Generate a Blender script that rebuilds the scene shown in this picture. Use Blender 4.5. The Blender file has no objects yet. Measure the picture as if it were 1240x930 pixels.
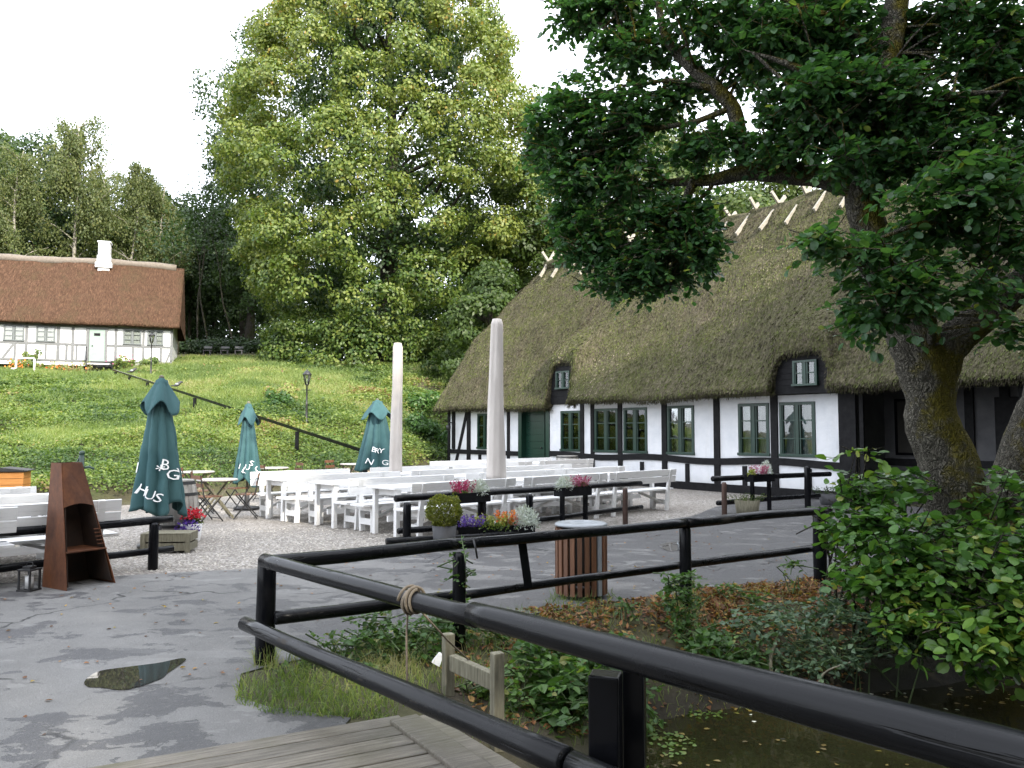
import bpy, math, random
import numpy as np
from mathutils import Vector, Matrix
C = bpy.context.scene.collection
RN = np.random.default_rng(7)
random.seed(5)
PI = math.pi
# ------------------------------------------------------------------ camera
scene = bpy.context.scene
CAMZ, FPX, HOR = 1.65, 973.0, 522.0
PITCH = math.atan((HOR - 465.0) / FPX)
cam = bpy.data.cameras.new('camera'); cam_o = bpy.data.objects.new('camera', cam); C.objects.link(cam_o)
cam.sensor_width = 36.0; cam.lens = FPX / 1240.0 * 36.0
cam.clip_start = 0.05; cam.clip_end = 2000
cam_o.location = (0, 0, CAMZ); cam_o.rotation_euler = (PI / 2 + PITCH, 0, 0)
scene.camera = cam_o

def ray(px, py):
    a = (px - 620.0) / FPX; b = (465.0 - py) / FPX
    cp, sp = math.cos(PITCH), math.sin(PITCH)
    return np.array([a, cp - sp * b, sp + cp * b])
def at(px, py, Y):
    """point seen at photo pixel (px,py) at depth Y"""
    r = ray(px, py); return np.array([0, 0, CAMZ]) + r * (Y / r[1])
def on(px, py, z=0.0):
    """point seen at photo pixel lying at height z"""
    r = ray(px, py); return np.array([0, 0, CAMZ]) + r * ((z - CAMZ) / r[2])

# ------------------------------------------------------------------ numpy noise
def _hash(i, j, k, s):
    h = (i * 374761393 + j * 668265263 + k * 2147483647 + s * 974634541) & 0xffffffff
    h = ((h ^ (h >> 13)) * 1274126177) & 0xffffffff
    return ((h ^ (h >> 16)) & 0xffff) / 65535.0
def vnoise(P, s=0):
    P = np.asarray(P, float); i = np.floor(P).astype(np.int64); f = P - i; f = f * f * (3 - 2 * f)
    r = 0
    for a in (0, 1):
        for b in (0, 1):
            for c in (0, 1):
                w = (f[:, 0] if a else 1 - f[:, 0]) * (f[:, 1] if b else 1 - f[:, 1]) * (f[:, 2] if c else 1 - f[:, 2])
                r = r + w * _hash(i[:, 0] + a, i[:, 1] + b, i[:, 2] + c, s)
    return r
def fbm(P, o=3, s=0):
    P = np.asarray(P, float); r = 0; a = .5
    for k in range(o):
        r = r + a * vnoise(P, s + k); P = P * 2.03; a *= .5
    return r / (1 - .5 ** o)
def nrmz(a):
    return a / np.maximum(np.linalg.norm(a, axis=-1, keepdims=True), 1e-9)
def smooth(x):
    x = np.clip(x, 0, 1); return x * x * (3 - 2 * x)

# ------------------------------------------------------------------ mesh building
class MB:
    def __init__(s): s.V = []; s.F = []; s.m = []; s.s = []; s.n = 0; s.col = []
    def add(s, v, f, m=0, sm=False, col=None):
        v = np.asarray(v, float); s.V.append(v)
        for q in f: s.F.append([int(i) + s.n for i in q])
        s.m += [m] * len(f); s.s += [sm] * len(f); s.n += len(v)
        s.col += [random.random() if col is None else col] * len(f)
    def box(s, c, d, R=None, m=0, col=None, tap=1.0):
        c = np.asarray(c, float); h = np.asarray(d, float) / 2
        v = np.array([[x * (tap if z > 0 else 1), y * (tap if z > 0 else 1), z] for z in (-1, 1) for y in (-1, 1) for x in (-1, 1)]) * h
        if R is not None: v = v @ np.asarray(R).T
        s.add(v + c, [(0, 2, 3, 1), (4, 5, 7, 6), (0, 1, 5, 4), (1, 3, 7, 5), (3, 2, 6, 7), (2, 0, 4, 6)], m, False, col)
    def beam(s, p, q, w, h, up=(0, 0, 1), m=0, col=None):
        p = np.asarray(p, float); q = np.asarray(q, float); z = q - p; L = np.linalg.norm(z); z = z / L
        u = np.asarray(up, float)
        if abs(z @ u) > .98: u = np.array([1., 0, 0])
        x = nrmz(np.cross(u, z)); y = np.cross(z, x)
        s.box((p + q) / 2, (w, h, L), np.stack([x, y, z], 1), m, col)
    def tube(s, pts, rad, n=8, m=0, caps=True, sm=True, col=None, wob=0.0):
        pts = np.asarray(pts, float); k = len(pts)
        rad = np.full(k, rad) if np.isscalar(rad) else np.asarray(rad, float)
        T = np.gradient(pts, axis=0); T = nrmz(T)
        u = np.array([0, 0, 1.]) if abs(T[0][2]) < .9 else np.array([1., 0, 0])
        x = nrmz(np.cross(u, T[0])); V = []
        for i in range(k):
            x = nrmz(x - T[i] * (x @ T[i])); y = np.cross(T[i], x)
            a = np.arange(n) * 2 * PI / n
            r = rad[i] * (1 + (wob * np.random.default_rng(i * 31 + n).normal(size=n) if wob else 0))
            V.append(pts[i] + np.outer(np.cos(a) * r, x) + np.outer(np.sin(a) * r, y))
        V = np.concatenate(V); F = []
        for i in range(k - 1):
            for j in range(n):
                F.append((i * n + j, i * n + (j + 1) % n, (i + 1) * n + (j + 1) % n, (i + 1) * n + j))
        s.add(V, F, m, sm, col)
        if caps:
            c = s.col[-1]
            s.F.append([s.n - len(V) + j for j in range(n)][::-1]); s.F.append([s.n - n + j for j in range(n)])
            s.m += [m, m]; s.s += [False, False]; s.col += [c, c]
    def lathe(s, prof, n=16, c=(0, 0, 0), m=0, sm=True, col=None, closed=False):
        c = np.asarray(c, float); V = []; F = []
        for r, z in prof:
            a = np.arange(n) * 2 * PI / n
            V.append(np.stack([np.cos(a) * r, np.sin(a) * r, np.full(n, z)], 1) + c)
        for i in range(len(prof) - 1):
            for j in range(n): F.append((i * n + j, i * n + (j + 1) % n, (i + 1) * n + (j + 1) % n, (i + 1) * n + j))
        s.add(np.concatenate(V), F, m, sm, col)
        if prof[0][0] > 1e-4 and not closed: s.F.append([s.n - len(prof) * n + j for j in range(n)][::-1]); s.m.append(m); s.s.append(False); s.col.append(s.col[-1])
        if prof[-1][0] > 1e-4 and not closed: s.F.append([s.n - n + j for j in range(n)]); s.m.append(m); s.s.append(False); s.col.append(s.col[-1])
    def ball(s, c, r, n=10, m=0, R=None):
        c = np.asarray(c, float); r = np.full(3, r) if np.isscalar(r) else np.asarray(r, float)
        V = []; F = []; k = max(4, n // 2 + 1)
        for i in range(k + 1):
            t = PI * i / k
            for j in range(n): V.append((math.sin(t) * math.cos(2 * PI * j / n), math.sin(t) * math.sin(2 * PI * j / n), math.cos(t)))
        V = np.array(V) * r
        if R is not None: V = V @ np.asarray(R).T
        for i in range(k):
            for j in range(n): F.append((i * n + j, (i + 1) * n + j, (i + 1) * n + (j + 1) % n, i * n + (j + 1) % n))
        s.add(V + c, F, m, True)
    def prism(s, poly, y0, y1, m=0, axis='y'):
        """poly of (x,z) extruded along y"""
        n = len(poly)
        if axis == 'y': V = [(x, y0, z) for x, z in poly] + [(x, y1, z) for x, z in poly]
        else: V = [(x, z, y0) for x, z in poly] + [(x, z, y1) for x, z in poly]
        F = [list(range(n)), list(range(n, 2 * n))[::-1]] + [(i, i + n, (i + 1) % n + n, (i + 1) % n) for i in range(n)]
        s.add(V, F, m)
    def build(s, name, mats, parent=None, loc=None, bevel=0):
        if not isinstance(mats, (list, tuple)): mats = [mats]
        me = bpy.data.meshes.new(name)
        me.from_pydata(np.concatenate(s.V).tolist(), [], s.F)
        me.polygons.foreach_set('material_index', s.m); me.polygons.foreach_set('use_smooth', s.s)
        a = me.attributes.new('rnd', 'FLOAT', 'FACE'); a.data.foreach_set('value', s.col)
        for q in mats: me.materials.append(q)
        me.update()
        import bmesh
        bm = bmesh.new(); bm.from_mesh(me); bmesh.ops.recalc_face_normals(bm, faces=bm.faces); bm.to_mesh(me); bm.free()
        o = bpy.data.objects.new(name, me); C.objects.link(o)
        if parent is not None: o.parent = parent
        if loc is not None: o.location = loc
        if bevel:
            b = o.modifiers.new('bevel', 'BEVEL'); b.width = bevel; b.segments = 2; b.limit_method = 'ANGLE'; b.angle_limit = .6
        return o

def npmesh(name, V, F, mats, parent=None, rnd=None, smooth_=False, loc=None):
    """bulk mesh: V (n,3), F (k,4)"""
    if not isinstance(mats, (list, tuple)): mats = [mats]
    me = bpy.data.meshes.new(name); F = np.asarray(F, np.int32); w = F.shape[1]
    me.vertices.add(len(V)); me.vertices.foreach_set('co', np.asarray(V, np.float32).ravel())
    me.loops.add(F.size); me.loops.foreach_set('vertex_index', F.ravel())
    me.polygons.add(len(F)); me.polygons.foreach_set('loop_start', np.arange(0, F.size, w, dtype=np.int32))
    me.polygons.foreach_set('use_smooth', np.full(len(F), smooth_))
    if rnd is not None:
        a = me.attributes.new('rnd', 'FLOAT', 'FACE'); a.data.foreach_set('value', np.asarray(rnd, np.float32))
    for q in mats: me.materials.append(q)
    me.update(calc_edges=True)
    o = bpy.data.objects.new(name, me); C.objects.link(o)
    if parent is not None: o.parent = parent
    if loc is not None: o.location = loc
    return o

def tag(o, label=None, cat=None, group=None, kind=None):
    if label: o['label'] = label
    if cat: o['category'] = cat
    if group: o['group'] = group
    if kind: o['kind'] = kind
    return o
def thing(name, label, cat, loc=(0, 0, 0), rz=0.0, group=None):
    o = bpy.data.objects.new(name, None); C.objects.link(o); o.empty_display_size = .2
    o.location = [float(v) for v in loc]; o.rotation_euler = (0, 0, rz)
    return tag(o, label, cat, group)
def dup(root, loc, rz, label, group=None, scale=None):
    r = root.copy(); C.objects.link(r); r.location = [float(v) for v in loc]; r.rotation_euler = (0, 0, rz)
    r['label'] = label
    if group: r['group'] = group
    if scale: r.scale = scale
    for ch in list(root.children):
        c = ch.copy(); C.objects.link(c); c.parent = r
        for g in list(ch.children):
            d = g.copy(); C.objects.link(d); d.parent = c
    return r

# ------------------------------------------------------------------ leaves
class LB:
    """collects leaves as bulk quads"""
    def __init__(s): s.V = []; s.F = []; s.c = []; s.n = 0
    def leaves(s, P, D, N, L, W, rnd, fold=.25, rounded=False, fine=False):
        """P base, D axis, N normal, L length, W width; two quads each"""
        k = len(P); D = nrmz(D); S = nrmz(np.cross(D, N)); U = np.cross(S, D)
        L = np.broadcast_to(L, (k,))[:, None]; W = np.broadcast_to(W, (k,))[:, None] / 2
        if fine:      # broad leaf with a curved outline, a folded midrib and a drooping tip
            cu = -U * L * RN.uniform(.02, .16, (k, 1)); up = U * W * fold * RN.uniform(.3, 1.6, (k, 1)); sp = lambda a: P + D * L * a + cu * a * a
            q = [P, sp(.5), sp(1.0)]
            for sg in (1, -1):
                for a, w in ((.14, .62), (.48, 1.0), (.80, .72)): q.append(sp(a) + S * W * w * sg * RN.uniform(.88, 1.08, (k, 1)) + up * w)
            v = np.stack(q, 1).reshape(-1, 3); b = (np.arange(k) * 9)[:, None] + s.n
            f = np.concatenate([b + [0, 3, 4, 1], b + [1, 4, 5, 2], b + [0, 1, 7, 6], b + [1, 2, 8, 7]], 1).reshape(-1, 4)
            s.V.append(v); s.F.append(f); s.c.append(np.repeat(rnd, 4)); s.n += 9 * k; return
        a1, w1, a2, w2 = (.22, .82, .78, .86) if rounded else (.3, .95, .68, .62)
        up = U * W * fold
        v = np.stack([P, P + D * L * a1 + S * W * w1 + up, P + D * L * a2 + S * W * w2 + up, P + D * L,
                      P + D * L * a2 - S * W * w2 + up, P + D * L * a1 - S * W * w1 + up], 1).reshape(-1, 3)
        b = (np.arange(k) * 6)[:, None] + s.n
        f = np.concatenate([b + [0, 1, 2, 3], b + [0, 3, 4, 5]], 1).reshape(-1, 4)
        s.V.append(v); s.F.append(f); s.c.append(np.repeat(rnd, 2)); s.n += 6 * k
    def quads(s, P, D, N, L, W, rnd):
        k = len(P); D = nrmz(D); S = nrmz(np.cross(D, N))
        L = np.broadcast_to(L, (k,))[:, None]; W = np.broadcast_to(W, (k,))[:, None] / 2
        v = np.stack([P, P + D * L * .45 + S * W, P + D * L, P + D * L * .55 - S * W], 1).reshape(-1, 3)
        f = (np.arange(k) * 4)[:, None] + s.n + np.arange(4)
        s.V.append(v); s.F.append(f); s.c.append(np.asarray(rnd)); s.n += 4 * k
    def blades(s, P, D, side, L, W, rnd, bend):
        """grass: two quads bending over"""
        k = len(P); L = np.broadcast_to(L, (k,))[:, None]; W = np.broadcast_to(W, (k,))[:, None] / 2
        m = P + D * L * .55; t = m + nrmz(D + bend) * L * .5
        v = np.stack([P - side * W, P + side * W, m + side * W * .7, m - side * W * .7, t + side * W * .1, t - side * W * .1], 1).reshape(-1, 3)
        b = (np.arange(k) * 6)[:, None] + s.n
        f = np.concatenate([b + [0, 1, 2, 3], b + [3, 2, 4, 5]], 1).reshape(-1, 4)
        s.V.append(v); s.F.append(f); s.c.append(np.repeat(rnd, 2)); s.n += 6 * k
    def build(s, name, mat, parent=None, loc=None):
        return npmesh(name, np.concatenate(s.V), np.concatenate(s.F), mat, parent, np.clip(np.concatenate(s.c), 0, 1), False, loc)
def rdir(n):
    return nrmz(RN.normal(size=(n, 3)))
# ------------------------------------------------------------------ materials
class NT:
    def __init__(s, name):
        s.mat = bpy.data.materials.new(name); s.mat.use_nodes = True; s.t = s.mat.node_tree
        s.b = s.t.nodes['Principled BSDF']; s.out = s.t.nodes['Material Output']; s._o = None
    def n(s, typ, **k):
        x = s.t.nodes.new(typ)
        for a, v in k.items(): setattr(x, a, v)
        return x
    def l(s, a, b): s.t.links.new(a, b)
    def obj(s, scale=(1, 1, 1), rot=(0, 0, 0), warp=0, wscale=2):
        if s._o is None: s._o = s.n('ShaderNodeTexCoord').outputs['Object']
        src = s._o
        if warp:
            nz = s.n('ShaderNodeTexNoise'); nz.inputs['Scale'].default_value = wscale; nz.inputs['Detail'].default_value = 3
            s.l(src, nz.inputs['Vector'])
            v = s.n('ShaderNodeVectorMath', operation='MULTIPLY_ADD'); s.l(nz.outputs['Color'], v.inputs[0])
            v.inputs[1].default_value = (warp,) * 3; s.l(src, v.inputs[2]); src = v.outputs[0]
        m = s.n('ShaderNodeMapping'); m.inputs['Scale'].default_value = scale; m.inputs['Rotation'].default_value = rot
        s.l(src, m.inputs['Vector']); return m.outputs[0]
    def noise(s, scale, detail=4, rough=.55, vec=None, dist=0):
        x = s.n('ShaderNodeTexNoise'); x.inputs['Scale'].default_value = scale; x.inputs['Detail'].default_value = detail
        x.inputs['Roughness'].default_value = rough; x.inputs['Distortion'].default_value = dist
        s.l(vec if vec is not None else s.obj(), x.inputs['Vector']); return x.outputs['Fac']
    def voro(s, scale, feature='F1', vec=None, out='Distance', rnd=1.0):
        x = s.n('ShaderNodeTexVoronoi', feature=feature); x.inputs['Scale'].default_value = scale; x.inputs['Randomness'].default_value = rnd
        s.l(vec if vec is not None else s.obj(), x.inputs['Vector']); return x.outputs[out]
    def ramp(s, f, stops, interp='LINEAR'):
        x = s.n('ShaderNodeValToRGB'); e = x.color_ramp.elements; x.color_ramp.interpolation = interp
        while len(e) < len(stops): e.new(.5)
        for k, (p, c) in enumerate(stops):
            e[k].position = p; e[k].color = (c, c, c, 1) if np.isscalar(c) else (*c[:3], 1)
        s.l(f, x.inputs[0]); return x.outputs[0]
    def mix(s, f, a, b, mode='MIX'):
        x = s.n('ShaderNodeMix', data_type='RGBA', blend_type=mode)
        for i, v in ((0, f), (6, a), (7, b)):
            if hasattr(v, 'links'): s.l(v, x.inputs[i])
            elif np.isscalar(v): x.inputs[i].default_value = v
            else: x.inputs[i].default_value = (*v[:3], 1)
        return x.outputs[2]
    def math(s, op, a, b=0.0, clamp=False):
        x = s.n('ShaderNodeMath', operation=op, use_clamp=clamp)
        for i, v in ((0, a), (1, b)):
            if hasattr(v, 'links'): s.l(v, x.inputs[i])
            else: x.inputs[i].default_value = v
        return x.outputs[0]
    def attr(s, nm='rnd'):
        x = s.n('ShaderNodeAttribute'); x.attribute_name = nm; return x.outputs['Fac']
    def bump(s, h, strength=.5, dist=.02, prev=None):
        x = s.n('ShaderNodeBump'); x.inputs['Strength'].default_value = strength; x.inputs['Distance'].default_value = dist
        s.l(h, x.inputs['Height'])
        if prev is not None: s.l(prev, x.inputs['Normal'])
        return x.outputs[0]
    def set(s, col=None, rough=None, normal=None, spec=None, metal=None):
        for nm, v in (('Base Color', col), ('Roughness', rough), ('Normal', normal), ('Specular IOR Level', spec), ('Metallic', metal)):
            if v is None: continue
            i = s.b.inputs[nm]
            if hasattr(v, 'links'): s.l(v, i)
            elif np.isscalar(v): i.default_value = v
            else: i.default_value = (*v[:3], 1)
        return s.mat

def mottled(name, c1, c2, scale=6, rough=.7, bump=.3, bd=.01, c3=None, detail=5, spec=.5, stretch=(1, 1, 1), per=0.0):
    t = NT(name); v = t.obj(stretch)
    n = t.noise(scale, detail, .6, v)
    st = [(.3, c1), (.7, c2)] if c3 is None else [(.28, c1), (.5, c2), (.72, c3)]
    c = t.ramp(n, st)
    if per: c = t.mix(per, c, t.ramp(t.attr(), [(0, (.25, .25, .25)), (1, (.9, .9, .9))]), 'OVERLAY')
    n2 = t.noise(scale * 6, 4, .6, v)
    return t.set(c, rough, t.bump(n2, bump, bd) if bump else None, spec)

def leafmat(name, stops, rough=.45, trans=.35, tcol=1.6, spec=.4):
    t = NT(name); c = t.ramp(t.attr(), stops)
    geo = t.n('ShaderNodeTexCoord')
    t.set(c, rough, None, spec)
    tr = t.n('ShaderNodeBsdfTranslucent'); hs = t.n('ShaderNodeMix', data_type='RGBA', blend_type='MULTIPLY')
    hs.inputs[0].default_value = 1; t.l(c, hs.inputs[6]); hs.inputs[7].default_value = (tcol, tcol * 1.05, tcol * .45, 1)
    t.l(hs.outputs[2], tr.inputs['Color'])
    mx = t.n('ShaderNodeMixShader'); mx.inputs[0].default_value = trans
    t.l(t.b.outputs[0], mx.inputs[1]); t.l(tr.outputs[0], mx.inputs[2]); t.l(mx.outputs[0], t.out.inputs[0])
    return t.mat

Mt = {}
Mt['white_wood'] = mottled('white_painted_wood', (.62, .62, .61), (.74, .74, .735), 5, .5, .15, .004, c3=(.70, .70, .68), stretch=(1, 8, 8), per=.10)
# black tarred timber: glossy streaks along the log, worn brown patches
def black_timber(name, stretch, wear=.5):
    t = NT(name); v = t.obj(stretch)
    n = t.noise(5, 5, .65, v); w = t.noise(1.3, 4, .6)
    c = t.ramp(n, [(.25, (.004, .0042, .005)), (.6, (.006, .0064, .008)), (.85, (.013, .013, .014))])
    c = t.mix(t.ramp(w, [(.70 - .1 * wear, 0.), (.80, .4 * wear)]), c, (.045, .038, .03))
    r = t.ramp(t.noise(9, 4, .6, v), [(.3, .14), (.75, .27)])
    return t.set(c, r, t.bump(t.noise(14, 4, .6, v), .16, .004), .15)
def log_paint(name, ang):
    t = NT(name); r1 = t.obj((1, 1, 1), (0, 0, ang)); m = t.n('ShaderNodeMapping'); m.inputs['Scale'].default_value = (.55, 13, 13); t.l(r1, m.inputs['Vector']); v = m.outputs[0]
    g = t.noise(2.2, 6, .7, v); blot = t.noise(3.2, 5, .65); fine = t.noise(30, 4, .6)
    crack = t.ramp(t.noise(1.5, 3, .6, v), [(.60, 0.), (.635, 1.)]); chip = t.ramp(t.math('ADD', t.math('MULTIPLY', blot, .55), t.math('MULTIPLY', g, .45)), [(.60, 0.), (.635, 1.)])
    c = t.ramp(g, [(.3, (.0035, .004, .005)), (.7, (.011, .0115, .013))]); c = t.mix(t.math('MULTIPLY', chip, .75), c, (.055, .048, .040)); c = t.mix(t.math('MULTIPLY', crack, .8), c, (.002, .002, .002))
    h = t.math('SUBTRACT', t.math('MULTIPLY', g, .7), t.math('MULTIPLY', crack, .7))
    nb = t.bump(h, .55, .006); nb = t.bump(fine, .12, .003, nb)
    return t.set(c, t.mix(chip, t.ramp(blot, [(.3, .15), (.7, .34)]), (.7, .7, .7)), nb, .17)
Mt['black_rail'] = log_paint('tarred_log', math.radians(48)); Mt['black_rail_yard'] = log_paint('tarred_yard_log', math.radians(-42))
Mt['black_wood'] = black_timber('tarred_wood', (1, 1, 1), .3)
t = NT('half_timber'); n = t.noise(9, 5)
Mt['timber'] = t.set(t.ramp(n, [(.3, (.006, .006, .007)), (.7, (.015, .015, .016))]), .6, t.bump(t.noise(30, 4, .6, t.obj((1, 1, .2))), .4, .008), .12)
Mt['timber_grey'] = mottled('grey_timber', (.11, .115, .12), (.165, .17, .175), 8, .8, .4, .01)
# lime wash
t = NT('lime_wash'); n = t.noise(2.2, 5, .6); st = t.noise(1.4, 5, .7, t.obj((2.5, 2.5, .35)))
zc = t.n('ShaderNodeSeparateXYZ'); t.l(t.obj(), zc.inputs[0])
c = t.ramp(n, [(.3, (.58, .60, .63)), (.6, (.68, .69, .71)), (.8, (.63, .645, .665))])
c = t.mix(t.ramp(st, [(.52, 0.), (.82, .4)]), c, (.47, .46, .43))
low = t.math('MULTIPLY', t.ramp(zc.outputs[2], [(.0, .7), (.45, 0.)]), t.noise(5, 5, .7))
c = t.mix(low, c, (.34, .34, .29))
Mt['plaster'] = t.set(c, .85, t.bump(t.noise(7, 6, .6), .5, .03))
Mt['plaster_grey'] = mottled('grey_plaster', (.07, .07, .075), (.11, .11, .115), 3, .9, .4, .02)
Mt['green_paint'] = mottled('dark_green_paint', (.005, .025, .016), (.009, .038, .025), 6, .35, .1, .003)
Mt['pale_green'] = mottled('pale_green_paint', (.20, .27, .24), (.24, .31, .28), 6, .5, .1, .003)
Mt['cottage_frame'] = mottled('grey_white_frame', (.10, .115, .12), (.14, .155, .16), 8, .6, .1, .003)
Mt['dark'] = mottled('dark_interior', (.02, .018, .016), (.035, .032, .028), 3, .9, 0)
Mt['curtain'] = mottled('curtain', (.20, .20, .185), (.30, .30, .28), 6, .9, .4, .02, stretch=(8, 8, .3))
Mt['terracotta_pot'] = mottled('grey_pot', (.035, .036, .04), (.055, .056, .06), 5, .6, .1, .004)
Mt['iron'] = mottled('black_iron', (.012, .012, .013), (.025, .025, .026), 12, .45, .1, .003)
Mt['grey_metal'] = mottled('galvanised_metal', (.20, .22, .24), (.30, .32, .34), 7, .4, .1, .003)
# glass
def glassmat(name, tint, base=.12):
    t = NT(name); t.t.nodes.remove(t.b)
    g = t.n('ShaderNodeBsdfGlossy'); g.inputs['Roughness'].default_value = .02; g.inputs['Color'].default_value = (.95, .97, 1, 1)
    tr = t.n('ShaderNodeBsdfTransparent'); tr.inputs['Color'].default_value = (*tint, 1)
    fr = t.n('ShaderNodeFresnel'); fr.inputs['IOR'].default_value = 1.5
    nb = t.bump(t.noise(3, 2), .04, .02); t.l(nb, g.inputs['Normal']); t.l(nb, fr.inputs['Normal'])
    f = t.math('ADD', fr.outputs[0], base, True)
    mx = t.n('ShaderNodeMixShader'); t.l(f, mx.inputs[0]); t.l(tr.outputs[0], mx.inputs[1]); t.l(g.outputs[0], mx.inputs[2])
    t.l(mx.outputs[0], t.out.inputs[0]); return t.mat
Mt['glass'] = glassmat('window_glass', (.80, .82, .80), .03)
# thatch
def thatch(name, straw, moss, mossamt, dark):
    t = NT(name)
    v = t.obj((1, .22, .22)); fine = t.noise(15, 6, .75, v); v2 = t.obj((1, .35, .35)); mid = t.noise(7, 5, .65, v2)
    gran = t.voro(20, 'F1', t.obj((1, .5, .5)))
    big = t.noise(.75, 5, .62, t.obj((1, .55, .55))); big2 = t.noise(2.1, 5, .66)
    c = t.ramp(fine, [(.28, tuple(x * dark for x in straw)), (.5, straw), (.68, tuple(min(1, x * 1.9) for x in straw))])
    c = t.mix(t.ramp(mid, [(.35, .0), (.7, .55)]), c, tuple(x * .55 for x in straw))
    mm = t.math('MULTIPLY', t.ramp(t.math('ADD', t.math('MULTIPLY', big, .6), t.math('MULTIPLY', big2, .4)), [(.5 - mossamt * .22, 0.), (.60, 1.)]), t.ramp(gran, [(.15, 1.), (.75, .35)]))
    mc = t.ramp(t.noise(30, 5, .7), [(.3, tuple(x * .5 for x in moss)), (.55, moss), (.75, (moss[0] * 1.9, moss[1] * 1.6, moss[2] * 1.4))])
    c = t.mix(mm, c, mc)
    h = t.math('ADD', t.math('MULTIPLY', fine, .7), t.math('MULTIPLY', gran, .6))
    nb = t.bump(mid, .9, .16); nb = t.bump(h, 1.0, .09, nb)
    return t.set(c, .95, nb, .1)
Mt['thatch'] = thatch('mossy_thatch', (.108, .092, .066), (.072, .086, .024), .80, .28)
Mt['thatch_brown'] = thatch('brown_thatch', (.098, .056, .036), (.085, .06, .035), .05, .38)
Mt['ridge_heather'] = mottled('ridge_turf', (.05, .042, .028), (.10, .09, .05), 9, .95, .9, .05)
Mt['pale_pole'] = mottled('weathered_pole', (.22, .20, .165), (.36, .335, .285), 6, .85, .4, .01, stretch=(1, 1, 3))
Mt['ridge_grey'] = mottled('ridge_straw', (.125, .105, .088), (.19, .165, .14), 7, .95, .6, .03)
# bark
def bark(name, c1, c2, moss, amt, side=(1, 0, 0)):
    t = NT(name); v = t.obj((1, 1, .22), warp=.22, wscale=7)
    vo = t.voro(34, 'DISTANCE_TO_EDGE', v); n = t.noise(26, 7, .75, t.obj((1, 1, .3)))
    c = t.ramp(n, [(.25, c1), (.7, c2)])
    c = t.mix(t.ramp(vo, [(.0, .7), (.12, 0.)]), c, tuple(x * .45 for x in c1))
    m = t.noise(2.6, 6, .7); nn = t.n('ShaderNodeNewGeometry'); dp = t.n('ShaderNodeVectorMath', operation='DOT_PRODUCT')
    t.l(nn.outputs['Normal'], dp.inputs[0]); dp.inputs[1].default_value = side
    a = t.math('ADD', t.math('MULTIPLY', dp.outputs['Value'], .16), m)
    mf = t.ramp(a, [(.52 - amt * .1, 0.), (.66 - amt * .1, .9)])
    c = t.mix(mf, c, t.ramp(t.noise(40, 4, .7), [(.3, tuple(x * .5 for x in moss)), (.7, moss)]))
    h = t.math('ADD', t.math('MULTIPLY', t.ramp(vo, [(0, 0.), (.25, 1.)]), .8), t.math('MULTIPLY', n, .6))
    return t.set(c, .92, t.bump(h, 1.0, .055), .2)
Mt['bark'] = bark('alder_bark', (.060, .054, .043), (.23, .215, .175), (.20, .17, .015), 1.05)
Mt['bark_moss'] = bark('mossy_bark', (.05, .045, .035), (.13, .12, .09), (.13, .125, .018), 1.3, (0, 0, 1))
Mt['bark_dark'] = bark('dark_bark', (.04, .035, .028), (.10, .09, .075), (.06, .07, .02), 0)
t = NT('birch_bark'); n = t.noise(5, 4, .6, t.obj((1, 1, 4)))
Mt['birch_bark'] = t.set(t.ramp(n, [(.3, (.07, .065, .055)), (.42, (.24, .225, .19)), (.8, (.32, .30, .26))]), .8)
# foliage
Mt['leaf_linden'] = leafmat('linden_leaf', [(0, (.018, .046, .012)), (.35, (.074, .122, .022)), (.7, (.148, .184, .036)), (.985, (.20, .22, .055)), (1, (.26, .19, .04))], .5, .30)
Mt['leaf_dark'] = leafmat('dark_leaf', [(0, (.016, .036, .012)), (.6, (.034, .066, .018)), (1, (.065, .10, .026))], .5, .32)
Mt['leaf_mid'] = leafmat('mid_leaf', [(0, (.030, .058, .012)), (.6, (.062, .10, .020)), (1, (.12, .145, .035))], .5, .38)
Mt['leaf_birch'] = leafmat('birch_leaf', [(0, (.055, .080, .028)), (.6, (.110, .135, .046)), (1, (.18, .18, .065))], .55, .38)
Mt['leaf_alder'] = leafmat('alder_leaf', [(0, (.023, .064, .026)), (.5, (.044, .110, .040)), (.9, (.078, .16, .046)), (1, (.16, .20, .045))], .40, .42, 1.8)
Mt['leaf_bush'] = leafmat('bush_leaf', [(0, (.030, .085, .020)), (.5, (.062, .145, .028)), (.9, (.12, .215, .035)), (1, (.22, .25, .045))], .38, .34, 1.7)
Mt['leaf_weed'] = leafmat('weed_leaf', [(0, (.040, .078, .026)), (.3, (.085, .138, .036)), (.6, (.150, .208, .052)), (.82, (.225, .265, .078)), (.93, (.27, .255, .10)), (1, (.22, .14, .08))], .55, .38)
Mt['leaf_bank'] = leafmat('bank_leaf', [(0, (.028, .068, .020)), (.5, (.058, .125, .030)), (.9, (.105, .185, .040)), (1, (.17, .18, .05))], .45, .34)
Mt['leaf_bramble'] = leafmat('bramble_leaf', [(0, (.040, .075, .045)), (.6, (.080, .135, .075)), (1, (.13, .17, .06))], .4, .3)
Mt['grass'] = leafmat('grass_blade', [(0, (.072, .118, .034)), (.5, (.150, .208, .056)), (.85, (.23, .262, .09)), (1, (.30, .275, .15))], .5, .38)
Mt['litter'] = leafmat('fallen_leaf', [(0, (.07, .034, .018)), (.4, (.17, .075, .032)), (.75, (.30, .14, .055)), (.92, (.34, .23, .06)), (1, (.15, .17, .04))], .55, .2)
Mt['floating'] = leafmat('floating_leaf', [(0, (.10, .07, .02)), (.5, (.20, .15, .03)), (.85, (.12, .15, .03)), (1, (.65, .65, .6))], .4, .1)
def flower(name, a, b, tr=.25): return leafmat(name, [(0, a), (1, b)], .5, tr, 1.4)
Mt['heather'] = flower('heather_flower', (.20, .012, .06), (.42, .04, .16))
Mt['heather_pink'] = flower('pink_heather', (.28, .05, .13), (.42, .13, .24))
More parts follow.
